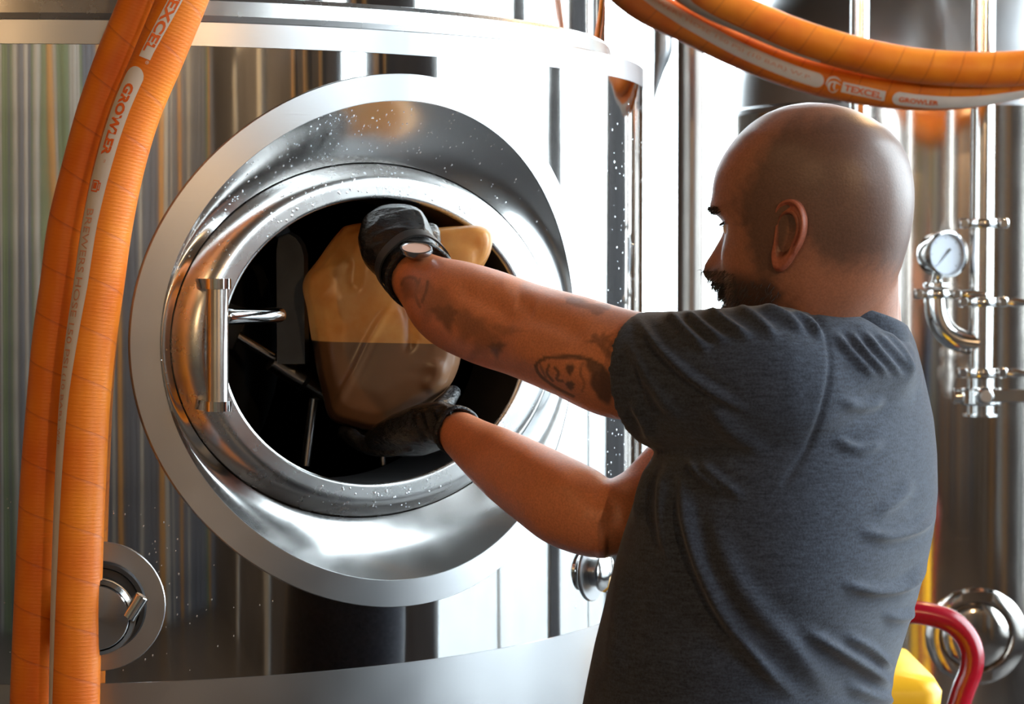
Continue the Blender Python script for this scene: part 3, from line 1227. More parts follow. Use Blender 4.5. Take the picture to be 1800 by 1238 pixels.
floor_pipe('steel_pipe', 1212, 4.6, 46, 'brown grey steel pipe rising just left of the man\'s face', 'pipe', mat='agedpipe')
floor_pipe('steel_pipe', 1508, 4.55, 33, 'thin steel pipe passing behind the hoses above the bald head', 'pipe')
VD = 7.3
dct = empty('vent_duct', P(1165, 190, VD), 'grey round duct hanging beside the window, narrowing to a point', 'duct')
dr = np.array([(1165, -420, 18.5), (1165, 60, 18.5), (1165, 90, 18.5), (1162, 105, 15.5), (1158, 122, 11.5), (1154, 145, 7.5), (1151, 165, 4.2), (1149.5, 178, 2.4), (1149, 190, 1.0)])
mk('tube', tube([P(x, y, VD) for x, y, r in dr], dr[:, 2] * VD / FPX, 28), M['satin'], dct)
q = P(1165, -420, VD)
mk('hanger', cyl(q, [q[0], q[1], ZC - 0.01], 0.02, 16), M['satin'], dct)

# standpipe with clamps, side elbow and butterfly valve in front of the fermenter
PD = 4.45
pxm = PD / FPX
sp0 = P(1724, 619, PD)


def SPZ(y):
    return float(P(1724, y, PD)[2])


def SPt(px, py, dd=0.0):
    return P(px, py, PD + dd)


sroot = empty('standpipe', (sp0[0], sp0[1], SPZ(740)), 'polished standpipe with clamped joints and a butterfly valve, in front of the fermenter', 'pipe')
up_ = np.array([0, 0, 1.0])
rp = 21 * pxm


def V3(z):
    return np.array([sp0[0], sp0[1], z])


mk('tube', cyl(V3(SPZ(660)), V3(ZC - 0.005), rp, 40), M['pipe'], sroot)
mk('wall_strut', cyl(V3(2.2) + [0, rp, 0], V3(2.2) + [0, max(0.2, FA[1] - FR - sp0[1] + 0.15), 0], 0.012, 16), M['pipe'], sroot)
# wider upright behind it at the top
for dxp, wpx in ((-42, 34), (48, 34)):
    pass


def clamp(name, c, ax, r, px_side, wing=True):
    """two-bolt pipe clamp: ring, two lugs and a wing nut"""
    t = mk(name, lathe([(r * 1.02, -0.009), (r * 1.38, -0.008), (r * 1.5, 0), (r * 1.38, 0.008), (r * 1.02, 0.009)], c, ax, 40), M['chrome'], sroot)
    for sgn in (-1, 1):
        d = np.array([sgn, -0.35, 0.0])
        d = nrm(d)
        q = np.asarray(c) + d * r * 1.75
        mk('lug', box(q - [r * 0.42, 0.011, 0.010], q + [r * 0.42, 0.011, 0.010], 0.003), M['chrome'], t)
    if wing:
        q = np.asarray(c) + nrm(np.array([1, -0.35, 0])) * r * 1.9
        e = q + np.array([px_side * 0.05, -0.012, 0.0])
        mk('wing_nut', tube([q, q * 0.6 + e * 0.4, e], [0.006, 0.010, 0.004], 14, round_end=True), M['chrome'], t)
    return t


clamp('clamp', V3(SPZ(393)), up_, rp, 1, False)
clamp('clamp', V3(SPZ(531)), up_, rp, 1)
clamp('clamp', V3(SPZ(655)), up_, rp, 1)
# elbow from the gauge down and round into the standpipe
ew = [(1646, 512, 0.0), (1646, 535, 0.0), (1650, 560, 0), (1662, 583, 0), (1682, 597, 0), (1702, 602, 0), (1722, 603, 0)]
ep = catmull(np.array([SPt(*q) for q in ew]), 30)
mk('elbow', tube(ep, 21 * pxm, 28), M['chrome'], sroot)
ct = clamp('clamp', SPt(1646, 517), up_, 20 * pxm, 1)
# valve body and lever
vb = V3(SPZ(697))
mk('valve_body', join(cyl(vb - [0, 0, 0.017], vb + [0, 0, 0.017], rp * 1.75, 40, 0.004), cyl(vb + [0, 0, 0.017], vb + [0, 0, 0.036], rp * 1.15, 32), cyl(vb - [0, 0, 0.034], vb - [0, 0, 0.017], rp * 1.15, 32),
                       cyl(vb - [0, 0, 0.039], vb - [0, 0, 0.034], rp * 1.45, 32), cyl(vb - [rp * 2.3, 0, 0], vb, 0.016, 24, 0.002)), M['chrome'], sroot)
hub = SPt(1733, 697, -0.055)
mk('lever_hub', cyl(hub + [0, 0.05, 0], hub, 0.017, 28, 0.003), M['chrome'], sroot)
mk('lever_bolt', cyl(hub, hub - [0, 0.005, 0], 0.012, 24, 0.001), M['satin'], sroot)
mk('lever', box(hub + [0.012, 0.002, -0.012], hub + [0.17, 0.008, 0.013], 0.002), M['pipe'], sroot)

# pressure gauge on top of the elbow
gc = SPt(1663, 447, -0.02)
gax = nrm(np.array([0.36, -0.93, 0.02]))
gr = 41 * pxm
gauge = empty('pressure_gauge', SPt(1646, 503), 'round steel pressure gauge with a white dial, on the elbow', 'gauge')
M['dial'] = plain('white_dial', s2l(196, 208, 226), 0.35)
M['needle'] = plain('black_needle', (0.01, 0.01, 0.012, 1), 0.4)
mk('case', lathe([(0, -0.044), (gr * 0.86, -0.043), (gr * 0.92, -0.038), (gr * 0.92, -0.004)], gc, gax, 56), M['chrome'], gauge, sharp=35)
mk('bezel', lathe([(gr * 0.92, -0.006), (gr, -0.005), (gr * 1.02, 0.001), (gr, 0.008), (gr * 0.9, 0.009), (gr * 0.84, 0.004), (gr * 0.83, -0.001)], gc, gax, 56), M['chrome'], gauge, sharp=50)
dial = mk('dial', lathe([(gr * 0.86, -0.001), (0, -0.001)], gc, gax, 56), M['dial'], gauge)
gx = nrm(np.cross(up_, gax))
gy = np.cross(gax, gx)
nd = nrm(-0.62 * gx * 1.0 - 0.7 * gy)
wv = np.cross(gax, nd)
f0 = gc + gax * 0.0015
mk('needle', loft([np.array([f0 + nd * gr * 0.72, f0 - wv * 0.0012, f0 - nd * gr * 0.3 - wv * 0.0022, f0 - nd * gr * 0.3 + wv * 0.0022, f0 + wv * 0.0012]),
                   np.array([f0 + nd * gr * 0.72, f0 - wv * 0.0012, f0 - nd * gr * 0.3 - wv * 0.0022, f0 - nd * gr * 0.3 + wv * 0.0022, f0 + wv * 0.0012]) + gax * 0.0008]), M['needle'], dial)
tk = []
for i in range(31):
    a = math.radians(225 - i * 9)
    d_ = math.cos(a) * gx + math.sin(a) * gy
    e_ = np.cross(gax, d_)
    L0 = 0.66 if i % 5 == 0 else 0.71
    w_ = 0.0006 if i % 5 == 0 else 0.0003
    q0, q1 = gc + gax * -0.0006 + d_ * gr * L0, gc - gax * 0.0006 + d_ * gr * 0.77
    tk.append((np.array([q0 - e_ * w_, q0 + e_ * w_, q1 + e_ * w_, q1 - e_ * w_]), [[0, 1, 2, 3]]))
mk('scale_marks', join(*tk), M['needle'], dial, smooth=False)
mk('stem', join(cyl(SPt(1646, 503), SPt(1650, 478, -0.01), 0.011, 24), cyl(SPt(1646, 506), SPt(1646, 497), 0.026, 32, 0.002)), M['chrome'], gauge)

# red tube handle of a hand truck and a yellow bin behind the man
M['red'] = plain('glossy_red_paint', s2l(140, 10, 30), 0.22)
M['yellow'] = plain('yellow_plastic', s2l(246, 184, 28), 0.38, 0, 12, 0.06)
HD = 3.9
hr = 20.5 * HD / FPX
tb = np.array([P(1700, 619, HD)[0], P(1700, 619, HD)[1] + 0.05, 0])
truck = empty('hand_truck', tb, 'red hand truck with a curved tube handle beside the yellow bin', 'hand truck')
hp = [(1585, 1076, HD), (1612, 1077, HD), (1640, 1082, HD), (1672, 1094, HD), (1697, 1118, HD), (1709, 1148, HD), (1707, 1178, HD), (1694, 1212, HD), (1684, 1245, HD)]
hv_ = catmull(np.array([P(*q) for q in hp]), 40)
e0 = hv_[-1]
low = np.array([[e0[0] - 0.03, e0[1], 0.6], [e0[0] - 0.05, e0[1], 0.25]])
mk('handle', tube(np.concatenate([hv_, low]), hr, 24, caps=True), M['red'], truck)
ex = e0[0] - 0.05
w0 = hv_[0]
mk('frame', join(tube(catmull(np.array([w0, [w0[0] - 0.03, w0[1], w0[2] - 0.02], [w0[0] - 0.06, w0[1], w0[2] - 0.1], [w0[0] - 0.06, w0[1], 0.25]]), 24), hr, 20),
                 cyl([w0[0] - 0.06, w0[1], 0.55], [ex, w0[1], 0.55], 0.012, 16), cyl([w0[0] - 0.06, w0[1], 0.3], [ex, w0[1], 0.3], 0.012, 16)), M['red'], truck)
mk('toe_plate', box([w0[0] - 0.12, w0[1] - 0.24, 0.0], [ex + 0.03, w0[1] + 0.02, 0.012], 0.002), M['red'], truck)
for sx in (w0[0] - 0.14, ex + 0.05):
    mk('wheel', lathe([(0.03, -0.02), (0.09, -0.022), (0.105, -0.018), (0.11, 0), (0.105, 0.018), (0.09, 0.022), (0.03, 0.02)], (sx, w0[1] + 0.06, 0.11), (1, 0, 0), 40), M['rubber'], truck)
mk('axle', join(cyl([w0[0] - 0.16, w0[1] + 0.06, 0.11], [ex + 0.07, w0[1] + 0.06, 0.11], 0.011, 14), box([w0[0] - 0.1, w0[1], 0.10], [w0[0] - 0.08, w0[1] + 0.07, 0.3]), box([ex - 0.01, w0[1], 0.10], [ex + 0.01, w0[1] + 0.07, 0.3])), M['red'], truck)

BD = 3.36
c = P(1590, 619, BD)
zt_ = float(P(1600, 1190, BD)[2])
binr = empty('yellow_bin', (c[0], c[1] + 0.16, 0), 'yellow plastic lidded bin standing behind the man\'s back', 'bin')


def rrect(cx, cy, hx, hy, r, z, n=10):
    pts = []
    for (sx, sy, a0) in ((1, 1, 0), (-1, 1, 90), (-1, -1, 180), (1, -1, 270)):
        for k_ in range(n):
            a = math.radians(a0 + 90 * k_ / (n - 1))
            pts.append([cx + sx * (hx - r) + r * math.cos(a), cy + sy * (hy - r) + r * math.sin(a), z])
    return np.array(pts)


bcx, bcy = c[0] - 0.08, c[1] + 0.16
mk('body', loft([rrect(bcx, bcy, 0.105, 0.12, 0.03, 0), rrect(bcx, bcy, 0.135, 0.15, 0.03, zt_ - 0.055)]), M['yellow'], binr, sharp=50)
mk('lid', loft([rrect(bcx, bcy, 0.142, 0.158, 0.03, zt_ - 0.055), rrect(bcx, bcy, 0.145, 0.16, 0.032, zt_ - 0.03), rrect(bcx, bcy, 0.135, 0.15, 0.035, zt_ - 0.012), rrect(bcx - 0.01, bcy, 0.10, 0.12, 0.04, zt_ - 0.002),
                rrect(bcx - 0.015, bcy, 0.085, 0.105, 0.03, zt_ + 0.003), rrect(bcx - 0.015, bcy, 0.05, 0.07, 0.03, zt_ + 0.004)]), M['yellow'], binr, sharp=60)

# ------------------------------------------------------------------ the man
man = empty('person', (P(1290, 619, 2.44)[0], 2.44, 0), 'bald bearded man in a dark grey t-shirt and black gloves emptying a jug', 'person')
ALH = math.radians(25)
HK = 1.05
HO = P(1426, 392, 2.34)
HF = np.array([-math.cos(ALH), math.sin(ALH), 0.0])
HL = np.array([-math.sin(ALH), -math.cos(ALH), 0.0])
HU = np.array([0, 0, 1.0])
pt = math.radians(3)
HF, HU = HF * math.cos(pt) - HU * math.sin(pt), HU * math.cos(pt) + HF * math.sin(pt)


def h2w(x, y, z):
    return HO + HK * (np.asarray(x)[..., None] * HF + np.asarray(y)[..., None] * HL + np.asarray(z)[..., None] * HU)


def w2h(V):
    q = (np.asarray(V) - HO) / HK
    return q @ HF, q @ HL, q @ HU


hz_ = np.array([-0.13, -0.122, -0.112, -0.098, -0.085, -0.07, -0.055, -0.04, -0.02, 0.0, 0.018, 0.035, 0.055, 0.072, 0.088, 0.100, 0.109, 0.115, 0.118])
hF = np.array([0.020, 0.068, 0.083, 0.089, 0.0885, 0.0895, 0.0895, 0.0875, 0.086, 0.0865, 0.0945, 0.0960, 0.0915, 0.0815, 0.068, 0.054, 0.039, 0.022, 0.0])
hB = np.array([0.015, 0.026, 0.038, 0.051, 0.063, 0.075, 0.083, 0.0885, 0.0950, 0.0992, 0.1012, 0.1010, 0.0975, 0.0905, 0.0775, 0.0615, 0.044, 0.024, 0.0])
hW = np.array([0.010, 0.027, 0.040, 0.051, 0.058, 0.0635, 0.0670, 0.0695, 0.0735, 0.0760, 0.0775, 0.0785, 0.0775, 0.0735, 0.065, 0.0525, 0.0375, 0.021, 0.0])


def head_geo(nz=110, nt=144):
    zz = -0.13 + 0.248 * np.sin(np.linspace(0.0, math.pi / 2, nz)) ** 1.0
    zz = np.interp(np.linspace(0, 1, nz), np.linspace(0, 1, nz), zz)
    f = np.stack([np.interp(zz, hz_, a) for a in (hF, hB, hW)], 1)
    k = np.ones(5) / 5
    for c in range(3):
        p = np.r_[f[:1, c].repeat(2), f[:, c], f[-1:, c].repeat(2)]
        s = np.convolve(p, k, 'valid')
        f[2:-4, c] = s[2:-4]
    t = np.linspace(0, 2 * np.pi, nt, endpoint=False)
    n = 2.25
    c, s = np.cos(t), np.sin(t)
    cx = np.sign(c) * np.abs(c) ** (2 / n)
    sy = np.sign(s) * np.abs(s) ** (2 / n)
    X = np.where(c > 0, f[:, 0:1] * cx, f[:, 1:2] * cx)
    Yh = f[:, 2:3] * sy
    Z = np.repeat(zz[:, None], nt, 1)
    fr = sstep(0.1, 0.5, np.repeat(c[None], nz, 0))
    g = lambda y0, sy_, z0, sz_: np.exp(-((np.abs(Yh) - y0) / sy_) ** 2 - ((Z - z0) / sz_) ** 2)
    # nose: bridge to tip
    hn = np.interp(Z, [-0.062, -0.056, -0.050, -0.044, -0.034, -0.020, -0.006, 0.008], [0, 0.010, 0.023, 0.0285, 0.026, 0.016, 0.006, 0.0])
    wn_ = np.interp(Z, [-0.055, -0.045, -0.03, 0.0], [0.015, 0.0135, 0.0115, 0.0095])
    X = X + fr * hn * np.exp(-(Yh / wn_) ** 2)
    X = X + fr * 0.009 * g(0.0165, 0.0065, -0.047, 0.008)
    X = X - fr * 0.010 * g(0.031, 0.015, 0.000, 0.011)
    X = X + fr * 0.0065 * g(0.032, 0.011, -0.002, 0.008)
    X = X + fr * 0.0055 * g(0.030, 0.020, 0.019, 0.008)
    X = X + fr * 0.005 * g(0.044, 0.018, -0.030, 0.016)
    X = X + fr * 0.0065 * np.exp(-(Yh / 0.022) ** 2) * np.exp(-((Z + 0.068) / 0.006) ** 2)
    X = X + fr * 0.0075 * np.exp(-(Yh / 0.020) ** 2) * np.exp(-((Z + 0.081) / 0.006) ** 2)
    X = X - fr * 0.004 * np.exp(-(Yh / 0.024) ** 2) * np.exp(-((Z + 0.0745) / 0.0025) ** 2)
    X = X + fr * 0.006 * np.exp(-(Yh / 0.020) ** 2) * np.exp(-((Z + 0.108) / 0.012) ** 2)
    return loft(h2w(X, Yh, Z))


def ear_geo():
    o = np.array([(-0.005, 0.022), (0.001, 0.032), (0.012, 0.0355), (0.023, 0.031), (0.030, 0.020), (0.0315, 0.006), (0.0275, -0.008), (0.020, -0.019),
                  (0.0125, -0.029), (0.004, -0.0335), (-0.003, -0.031), (-0.006, -0.022), (-0.007, -0.008), (-0.006, 0.008)])
    o = catmull(np.c_[np.vstack([o, o[:1]]), np.zeros(15)], 73)[:-1, :2]
    ctr = np.array([0.009, 0.003])
    fl = math.radians(19)
    e1 = np.array([-math.cos(fl), math.sin(fl), 0])
    e2 = np.array([-0.12, 0.02, 0.99])
    e1, e2 = nrm(e1), nrm(e2)
    e3 = np.cross(e2, e1)
    if e3[1] < 0:
        e3 = -e3
    c0 = np.array([0.010, 0.0735, -0.014])
    ang = np.arctan2(o[:, 1] - ctr[1], o[:, 0] - ctr[0])
    back = sstep(-0.6, 0.3, np.cos(ang - 0.5))
    lobe = sstep(0.6, 0.95, -np.sin(ang + 0.15))
    rings = []

    def ring(rho, h):
        q = ctr + (o - ctr) * rho
        p = c0 + q[:, :1] * e1 + q[:, 1:2] * e2 + np.asarray(h)[:, None] * e3
        return h2w(p[:, 0], p[:, 1], p[:, 2])
    one = np.ones(len(ang))
    for rho in (0.05, 0.2, 0.35, 0.46, 0.54, 0.62, 0.70, 0.77, 0.84, 0.90, 0.95, 0.985, 1.0):
        hb = np.interp(rho, [0, 0.35, 0.5, 0.62, 0.74, 0.84, 0.93, 1.0], [-0.016, -0.014, -0.005, 0.0040, -0.001, 0.000, 0.0065, 0.0030])
        hf = np.interp(rho, [0, 0.3, 0.55, 0.75, 1.0], [-0.011, -0.009, 0.001, 0.003, -0.002])
        hl = np.interp(rho, [0, 0.35, 0.6, 0.9, 1.0], [-0.010, -0.008, 0.001, 0.003, -0.001])
        h = (hb * back + hf * (1 - back)) * (1 - lobe) + hl * lobe
        rings.append(ring(rho, h))
    for rho, h in ((1.0, -0.002), (0.93, -0.005), (0.7, -0.010), (0.5, -0.014), (0.3, -0.018), (0.05, -0.018)):
        rings.append(ring(rho, h * one))
    return loft(np.array(rings))


# torso outline of the shirt: row, left edge, right edge, depth
TORSO = np.array([(556, 1408, 1588, 2.42), (575, 1345, 1606, 2.42), (620, 1270, 1624, 2.42), (680, 1215, 1641, 2.42), (740, 1172, 1655, 2.42), (800, 1139, 1661, 2.42), (870, 1110, 1663, 2.42),
                  (940, 1087, 1656, 2.42), (1000, 1071, 1643, 2.42), (1060, 1056, 1626, 2.43), (1120, 1041, 1606, 2.43), (1180, 1029, 1586, 2.44), (1240, 1018, 1576, 2.44),
                  (1340, 1003, 1574, 2.44), (1470, 998, 1568, 2.44)], float)
ALT = math.radians(33)
TL = np.array([-math.sin(ALT), -math.cos(ALT), 0])
TF = np.array([-math.cos(ALT), math.sin(ALT), 0])


def torso_rings(shrink=0.0, rows=TORSO, m=96, n=2.35):
    R = []
    t = np.linspace(0, 2 * np.pi, m, endpoint=False)
    c, s = np.cos(t), np.sin(t)
    cx = np.sign(c) * np.abs(c) ** (2 / n)
    sy = np.sign(s) * np.abs(s) ** (2 / n)
    for y, l, r, d in rows:
        ctr = P((l + r) / 2, y, d)
        ratio = np.interp(y, [556, 640, 800, 1500], [1.2, 1.5, 1.42, 1.3])
        prof = np.max(np.abs(cx * math.cos(ALT) + ratio * sy * math.sin(ALT)))
        b = (r - l) / 2 * d / FPX / prof - shrink
        a = b * ratio
        R.append(ctr + (cx * b)[:, None] * TF + (sy * a)[:, None] * TL)
    return np.array(R)


ARML = [(1380, 690, 2.34, 78), (1300, 668, 2.32, 84), (1200, 650, 2.345, 90), (1095, 641, 2.39, 97), (1000, 607, 2.445, 90), (920, 580, 2.50, 84), (850, 556, 2.545, 84), (790, 531, 2.595, 76), (752, 503, 2.635, 57), (724, 480, 2.66, 46), (704, 460, 2.685, 40)]
ARMR = [(1360, 690, 2.56, 84), (1280, 760, 2.54, 78), (1190, 830, 2.50, 68), (1120, 888, 2.47, 62), (1064, 913, 2.45, 68), (1010, 893, 2.475, 77), (950, 858, 2.52, 72), (890, 820, 2.57, 62), (835, 783, 2.625, 47), (796, 755, 2.665, 36), (780, 747, 2.68, 31)]


def limb(rows, n=60, m=40, sq=None):
    p, r = pxpath(rows, n)
    return tube(p, r, m, round_end=True, squash=sq)


neck = tube([P(1476, 640, 2.40), P(1462, 560, 2.375), P(1465, 500, 2.36), P(1462, 440, 2.345)], np.array([0.070, 0.068, 0.068, 0.064]), 48)
trap = tube([P(1490, 660, 2.44), P(1486, 580, 2.43), P(1482, 520, 2.405)], np.array([0.062, 0.060, 0.06]), 40)
tor = loft(torso_rings(0.034, TORSO[3:]))
body_geo = join(head_geo(), neck, trap, tor, limb(ARML), limb(ARMR))
BV, BF, BE = voxel(body_geo, 0.0026, 5)
q1, q2, q3 = w2h(BV)
BV = laplace(BV, BE, 45, 0.6, 0, 0.95 * sstep(-0.035, -0.07, q3) * sstep(0.035, 0.005, q1) * (np.sqrt(q1**2 + q2**2) < 0.13) * sstep(-0.22, -0.19, q3))
# arm muscle relief and elbow, as gentle swellings of the surface
BN = vnormals(BV, BF)
bp = proj(BV)
facing = (BN * nrm(CAM - BV)).sum(1)


def pdist(px, line):
    """distance (pixels) to a polyline and position along it 0..1"""
    line = np.asarray(line, float)
    best = np.full(len(px), 1e9)
    along = np.zeros(len(px))
    L = np.r_[0, np.cumsum(np.linalg.norm(np.diff(line, axis=0), axis=1))]
    for i in range(len(line) - 1):
        a, b = line[i], line[i + 1]
        ab = b - a
        u = np.clip(((px - a) @ ab) / (ab @ ab), 0, 1)
        d = np.linalg.norm(px - (a + u[:, None] * ab), axis=1)
        w = d < best
        best[w] = d[w]
        along[w] = (L[i] + u[w] * np.linalg.norm(ab)) / L[-1]
    return best, along


def relief(px, face, folds, taper=0.22):
    H = np.zeros(len(px))
    fm = sstep(-0.15, 0.25, face)
    for line, amp, w in folds:
        ln = catmull(np.c_[np.array(line, float), np.zeros(len(line))], 14)[:, :2]
        d, al = pdist(px, ln)
        e = sstep(0, taper, al) * sstep(0, taper, 1 - al)
        H += amp * e * (1.25 * np.exp(-(d / w) ** 2) - 0.35 * np.exp(-(d / (2.4 * w)) ** 2))
    return H * fm


MUS = [([(745, 470), (830, 485), (920, 515)], 0.004, 26), ([(860, 560), (950, 560), (1040, 600)], -0.004, 20), ([(880, 600), (960, 640), (1060, 670)], 0.004, 34),
       ([(800, 505), (860, 535), (900, 548)], -0.003, 15), ([(840, 760), (930, 810), (1030, 870)], 0.004, 30), ([(1040, 860), (1075, 890), (1070, 940)], -0.003, 16),
       ([(1045, 960), (1068, 960)], 0.005, 22), ([(905, 530), (940, 545)], -0.003, 14)]
arm_px = bp[:, 0] < 1125
BV = BV + BN * (relief(bp, facing, MUS) * arm_px)[:, None]
EG = ear_geo()
nB = len(BV)

# skin colour: hair shadow on the shaven head, beard shadow, tattoos
hx, hy, hzz = w2h(BV)
inhead = (np.sqrt(hx**2 + hy**2) < 0.15) & (hzz > -0.15) & (hy < 0.088)
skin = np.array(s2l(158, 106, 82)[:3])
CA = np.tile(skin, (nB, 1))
lit_arms = np.where(bp[:, 0] < 1200, 1.0, 0.0)[:, None] * (1 - inhead)[:, None]
CA = CA * (1 - lit_arms) + np.array(s2l(202, 128, 90)[:3]) * lit_arms  # arms tinted lighter for the light on them, head and neck left darker
nz_ = np.sin(hx * 310 + 1.3 * np.sin(hzz * 270)) * np.sin(hy * 290 + hzz * 190)
hn1 = 0.006 * np.sin(hx * 90 + hzz * 40) + 0.004 * nz_
front_line = 0.056 - 0.62 * np.maximum(hzz - 0.02, 0) + hn1
front_line = np.where(hzz < 0.0, np.interp(hzz, [-0.05, 0.0], [0.030, 0.050]) + hn1, front_line)
hair = sstep(front_line + 0.016, front_line - 0.014, hx)
hair *= 1 - 0.7 * sstep(0.080, 0.112, hzz + 0.22 * hx + hn1)
low = np.interp(hx, [-0.09, -0.05, -0.02, 0.0, 0.012, 0.03], [-0.05, -0.045, -0.02, -0.012, -0.05, -0.06])
hair *= sstep(low - 0.022, low + 0.016, hzz + hn1)
beard = sstep(-0.036, -0.056, hzz + 0.25 * np.maximum(0.06 - hx, -0.02) - 0.1 * np.maximum(hx - 0.07, 0)) * sstep(-0.010, 0.022, hx + hn1) * sstep(-0.145, -0.125, hzz)
hair *= inhead
beard *= inhead
hcol = np.array(s2l(64, 55, 50)[:3])
CA = CA * (1 - 0.72 * hair)[:, None] + hcol * (0.72 * hair)[:, None]
bcol = np.array(s2l(44, 34, 30)[:3])
CA = CA * (1 - 0.88 * beard)[:, None] + bcol * (0.88 * beard)[:, None]
pink = sstep(0.03, 0.08, hx) * sstep(0.03, 0.06, hzz) * inhead
CA = CA * (1 - 0.25 * pink)[:, None] + np.array(s2l(176, 110, 92)[:3]) * (0.25 * pink)[:, None]

# tattoos (ink in the skin of the near arm)
ink = np.zeros(nB)
tp = bp
onarm = (facing > -0.1) & (bp[:, 0] < 1120) & (bp[:, 1] < 760) & (BV[:, 1] < 2.75)
def blob(cx, cy, rx, ry, rot=0, soft=0.25, jag=0.12, seed=0.0):
    c, s = math.cos(math.radians(rot)), math.sin(math.radians(rot))
    x, y = tp[:, 0] - cx, tp[:, 1] - cy
    u, v = (x * c + y * s) / rx, (-x * s + y * c) / ry
    a = np.arctan2(v, u)
    r = np.sqrt(u * u + v * v) * (1 + jag * np.sin(3 * a + seed) + jag * 0.7 * np.sin(7 * a + 2 * seed))
    return 1 - sstep(1 - soft, 1 + soft, r)
def stroke(line, w, v=1.0):
    ln = catmull(np.c_[np.array(line, float), np.zeros(len(line))], 20)[:, :2]
    d, _ = pdist(tp, ln)
    return v * (1 - sstep(w * 0.6, w * 1.5, d))
def put(m, v=1.0):
    global ink
    ink = np.maximum(ink, m * v)
put(blob(722, 508, 20, 17, 30, 0.4), 0.55)
put(stroke([(706, 500), (712, 490), (728, 489), (735, 500)], 3), 0.7)
put(blob(760, 525, 34, 26, 40, 0.45, 0.2, 1.0), 0.5)
put(blob(782, 552, 26, 18, 30, 0.4, 0.2, 2.0), 0.75)
put(stroke([(752, 496), (748, 515), (742, 530)], 3), 0.8)
put(stroke([(738, 492), (730, 515), (738, 540)], 3), 0.6)
put(blob(826, 572, 36, 22, 35, 0.5, 0.2, 0.4), 0.55)
put(blob(852, 600, 24, 26, 50, 0.5, 0.2, 0.7), 0.5)
put(blob(872, 611, 15, 12, 0, 0.5, 0.2, 0.2), 0.85)
put(blob(885, 580, 26, 9, 10, 0.5, 0.2), 0.4)
put(blob(1012, 530, 16, 7, 10, 0.4), 0.55)
put(blob(1050, 548, 12, 6, 0, 0.4), 0.5)
put(stroke([(1000, 530), (1030, 538), (1068, 540)], 5), 0.5)
put(blob(1057, 600, 13, 12, 0, 0.4, 0.35, 1.0), 0.6)
put(stroke([(1045, 592), (1056, 604), (1066, 618), (1076, 628)], 6), 0.6)
put(stroke([(1066, 596), (1074, 606)], 5), 0.5)
# bearded face outline lying on its side
put(stroke([(1008, 697), (985, 685), (962, 668), (948, 652), (946, 640), (958, 631), (985, 628), (1015, 628), (1040, 634), (1060, 645)], 3), 0.9)
put(blob(1059, 676, 18, 34, -14, 0.18, 0.06, 0.5), 0.92)
put(blob(1045, 644, 16, 10, 30, 0.3), 0.85)
put(blob(1006, 648, 7, 9, 0, 0.3), 0.9)
put(blob(1005, 676, 8, 8, 0, 0.3), 0.9)
put(stroke([(970, 640), (966, 655), (974, 668)], 2.4), 0.8)
put(stroke([(980, 645), (986, 654), (982, 666), (992, 668)], 2.4), 0.8)
put(stroke([(955, 642), (962, 662)], 2.2), 0.6)
put(stroke([(1026, 640), (1024, 655), (1030, 672), (1024, 688)], 2.0), 0.5)
ink *= onarm
CA = CA * (1 - 0.88 * ink)[:, None] + np.array(s2l(40, 42, 40)[:3]) * (0.88 * ink)[:, None]
# skin material, coloured by the tint attribute
M['skin'] = None
sk = NT('skin')
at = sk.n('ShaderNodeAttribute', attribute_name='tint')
f1 = sk.noise(sk.coord(), 38, 4, 0.6)
f2 = sk.noise(sk.coord(), 420, 2)
mr = sk.n('ShaderNodeMapRange')
mr.inputs['To Min'].default_value = 0.84
mr.inputs['To Max'].default_value = 1.14
sk.l(f1, mr.inputs['Value'])
vm = sk.n('ShaderNodeVectorMath', operation='SCALE')
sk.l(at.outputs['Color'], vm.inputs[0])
m2_ = sk.n('ShaderNodeMapRange')
m2_.inputs['From Min'].default_value = 0.3
m2_.inputs['From Max'].default_value = 0.7
m2_.inputs['To Min'].default_value = 0.86
m2_.inputs['To Max'].default_value = 1.14
sk.l(f2, m2_.inputs['Value'])
mm_ = sk.n('ShaderNodeMath', operation='MULTIPLY')
sk.l(mr.outputs[0], mm_.inputs[0])
sk.l(m2_.outputs[0], mm_.inputs[1])
sk.l(mm_.outputs[0], vm.inputs['Scale'])
sk.l(vm.outputs[0], sk.b.inputs['Base Color'])
sk.set(Roughness=0.42)
sk.b.inputs['Specular IOR Level'].default_value = 0.5
sk.b.inputs['Subsurface Weight'].default_value = 0.06
sk.b.inputs['Subsurface Radius'].default_value = (0.02, 0.008, 0.004)
sk.b.inputs['Subsurface Scale'].default_value = 0.3
sk.bump(f2, 0.25, 0.0006)
M['skin'] = sk.m
ev, ef = EG
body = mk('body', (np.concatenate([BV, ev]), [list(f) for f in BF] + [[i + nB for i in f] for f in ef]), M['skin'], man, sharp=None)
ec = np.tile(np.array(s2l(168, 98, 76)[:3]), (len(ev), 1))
ec[:72 * 5] *= 0.35  # shade in the hollow of the ear, put into the tint
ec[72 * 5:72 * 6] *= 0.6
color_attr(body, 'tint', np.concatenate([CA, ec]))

# eyes, brow, lashes and beard hair
M['eye'] = plain('eye_white', s2l(225, 215, 205), 0.15)
M['hair'] = plain('black_hair', (0.014, 0.011, 0.010, 1), 0.6, 0, 80, 0.3)
for sgn in (1, -1):
    c = h2w(0.0690, sgn * 0.032, -0.0015)
    ax = nrm(HF * 0.97 + HL * 0.15 * sgn - HU * 0.2)
    mk('eye', lathe([(0, 0.0112)] + [(0.0112 * math.sin(a), 0.0112 * math.cos(a)) for a in np.linspace(0.2, math.pi, 12)], c, ax, 24), M['eye'], man)


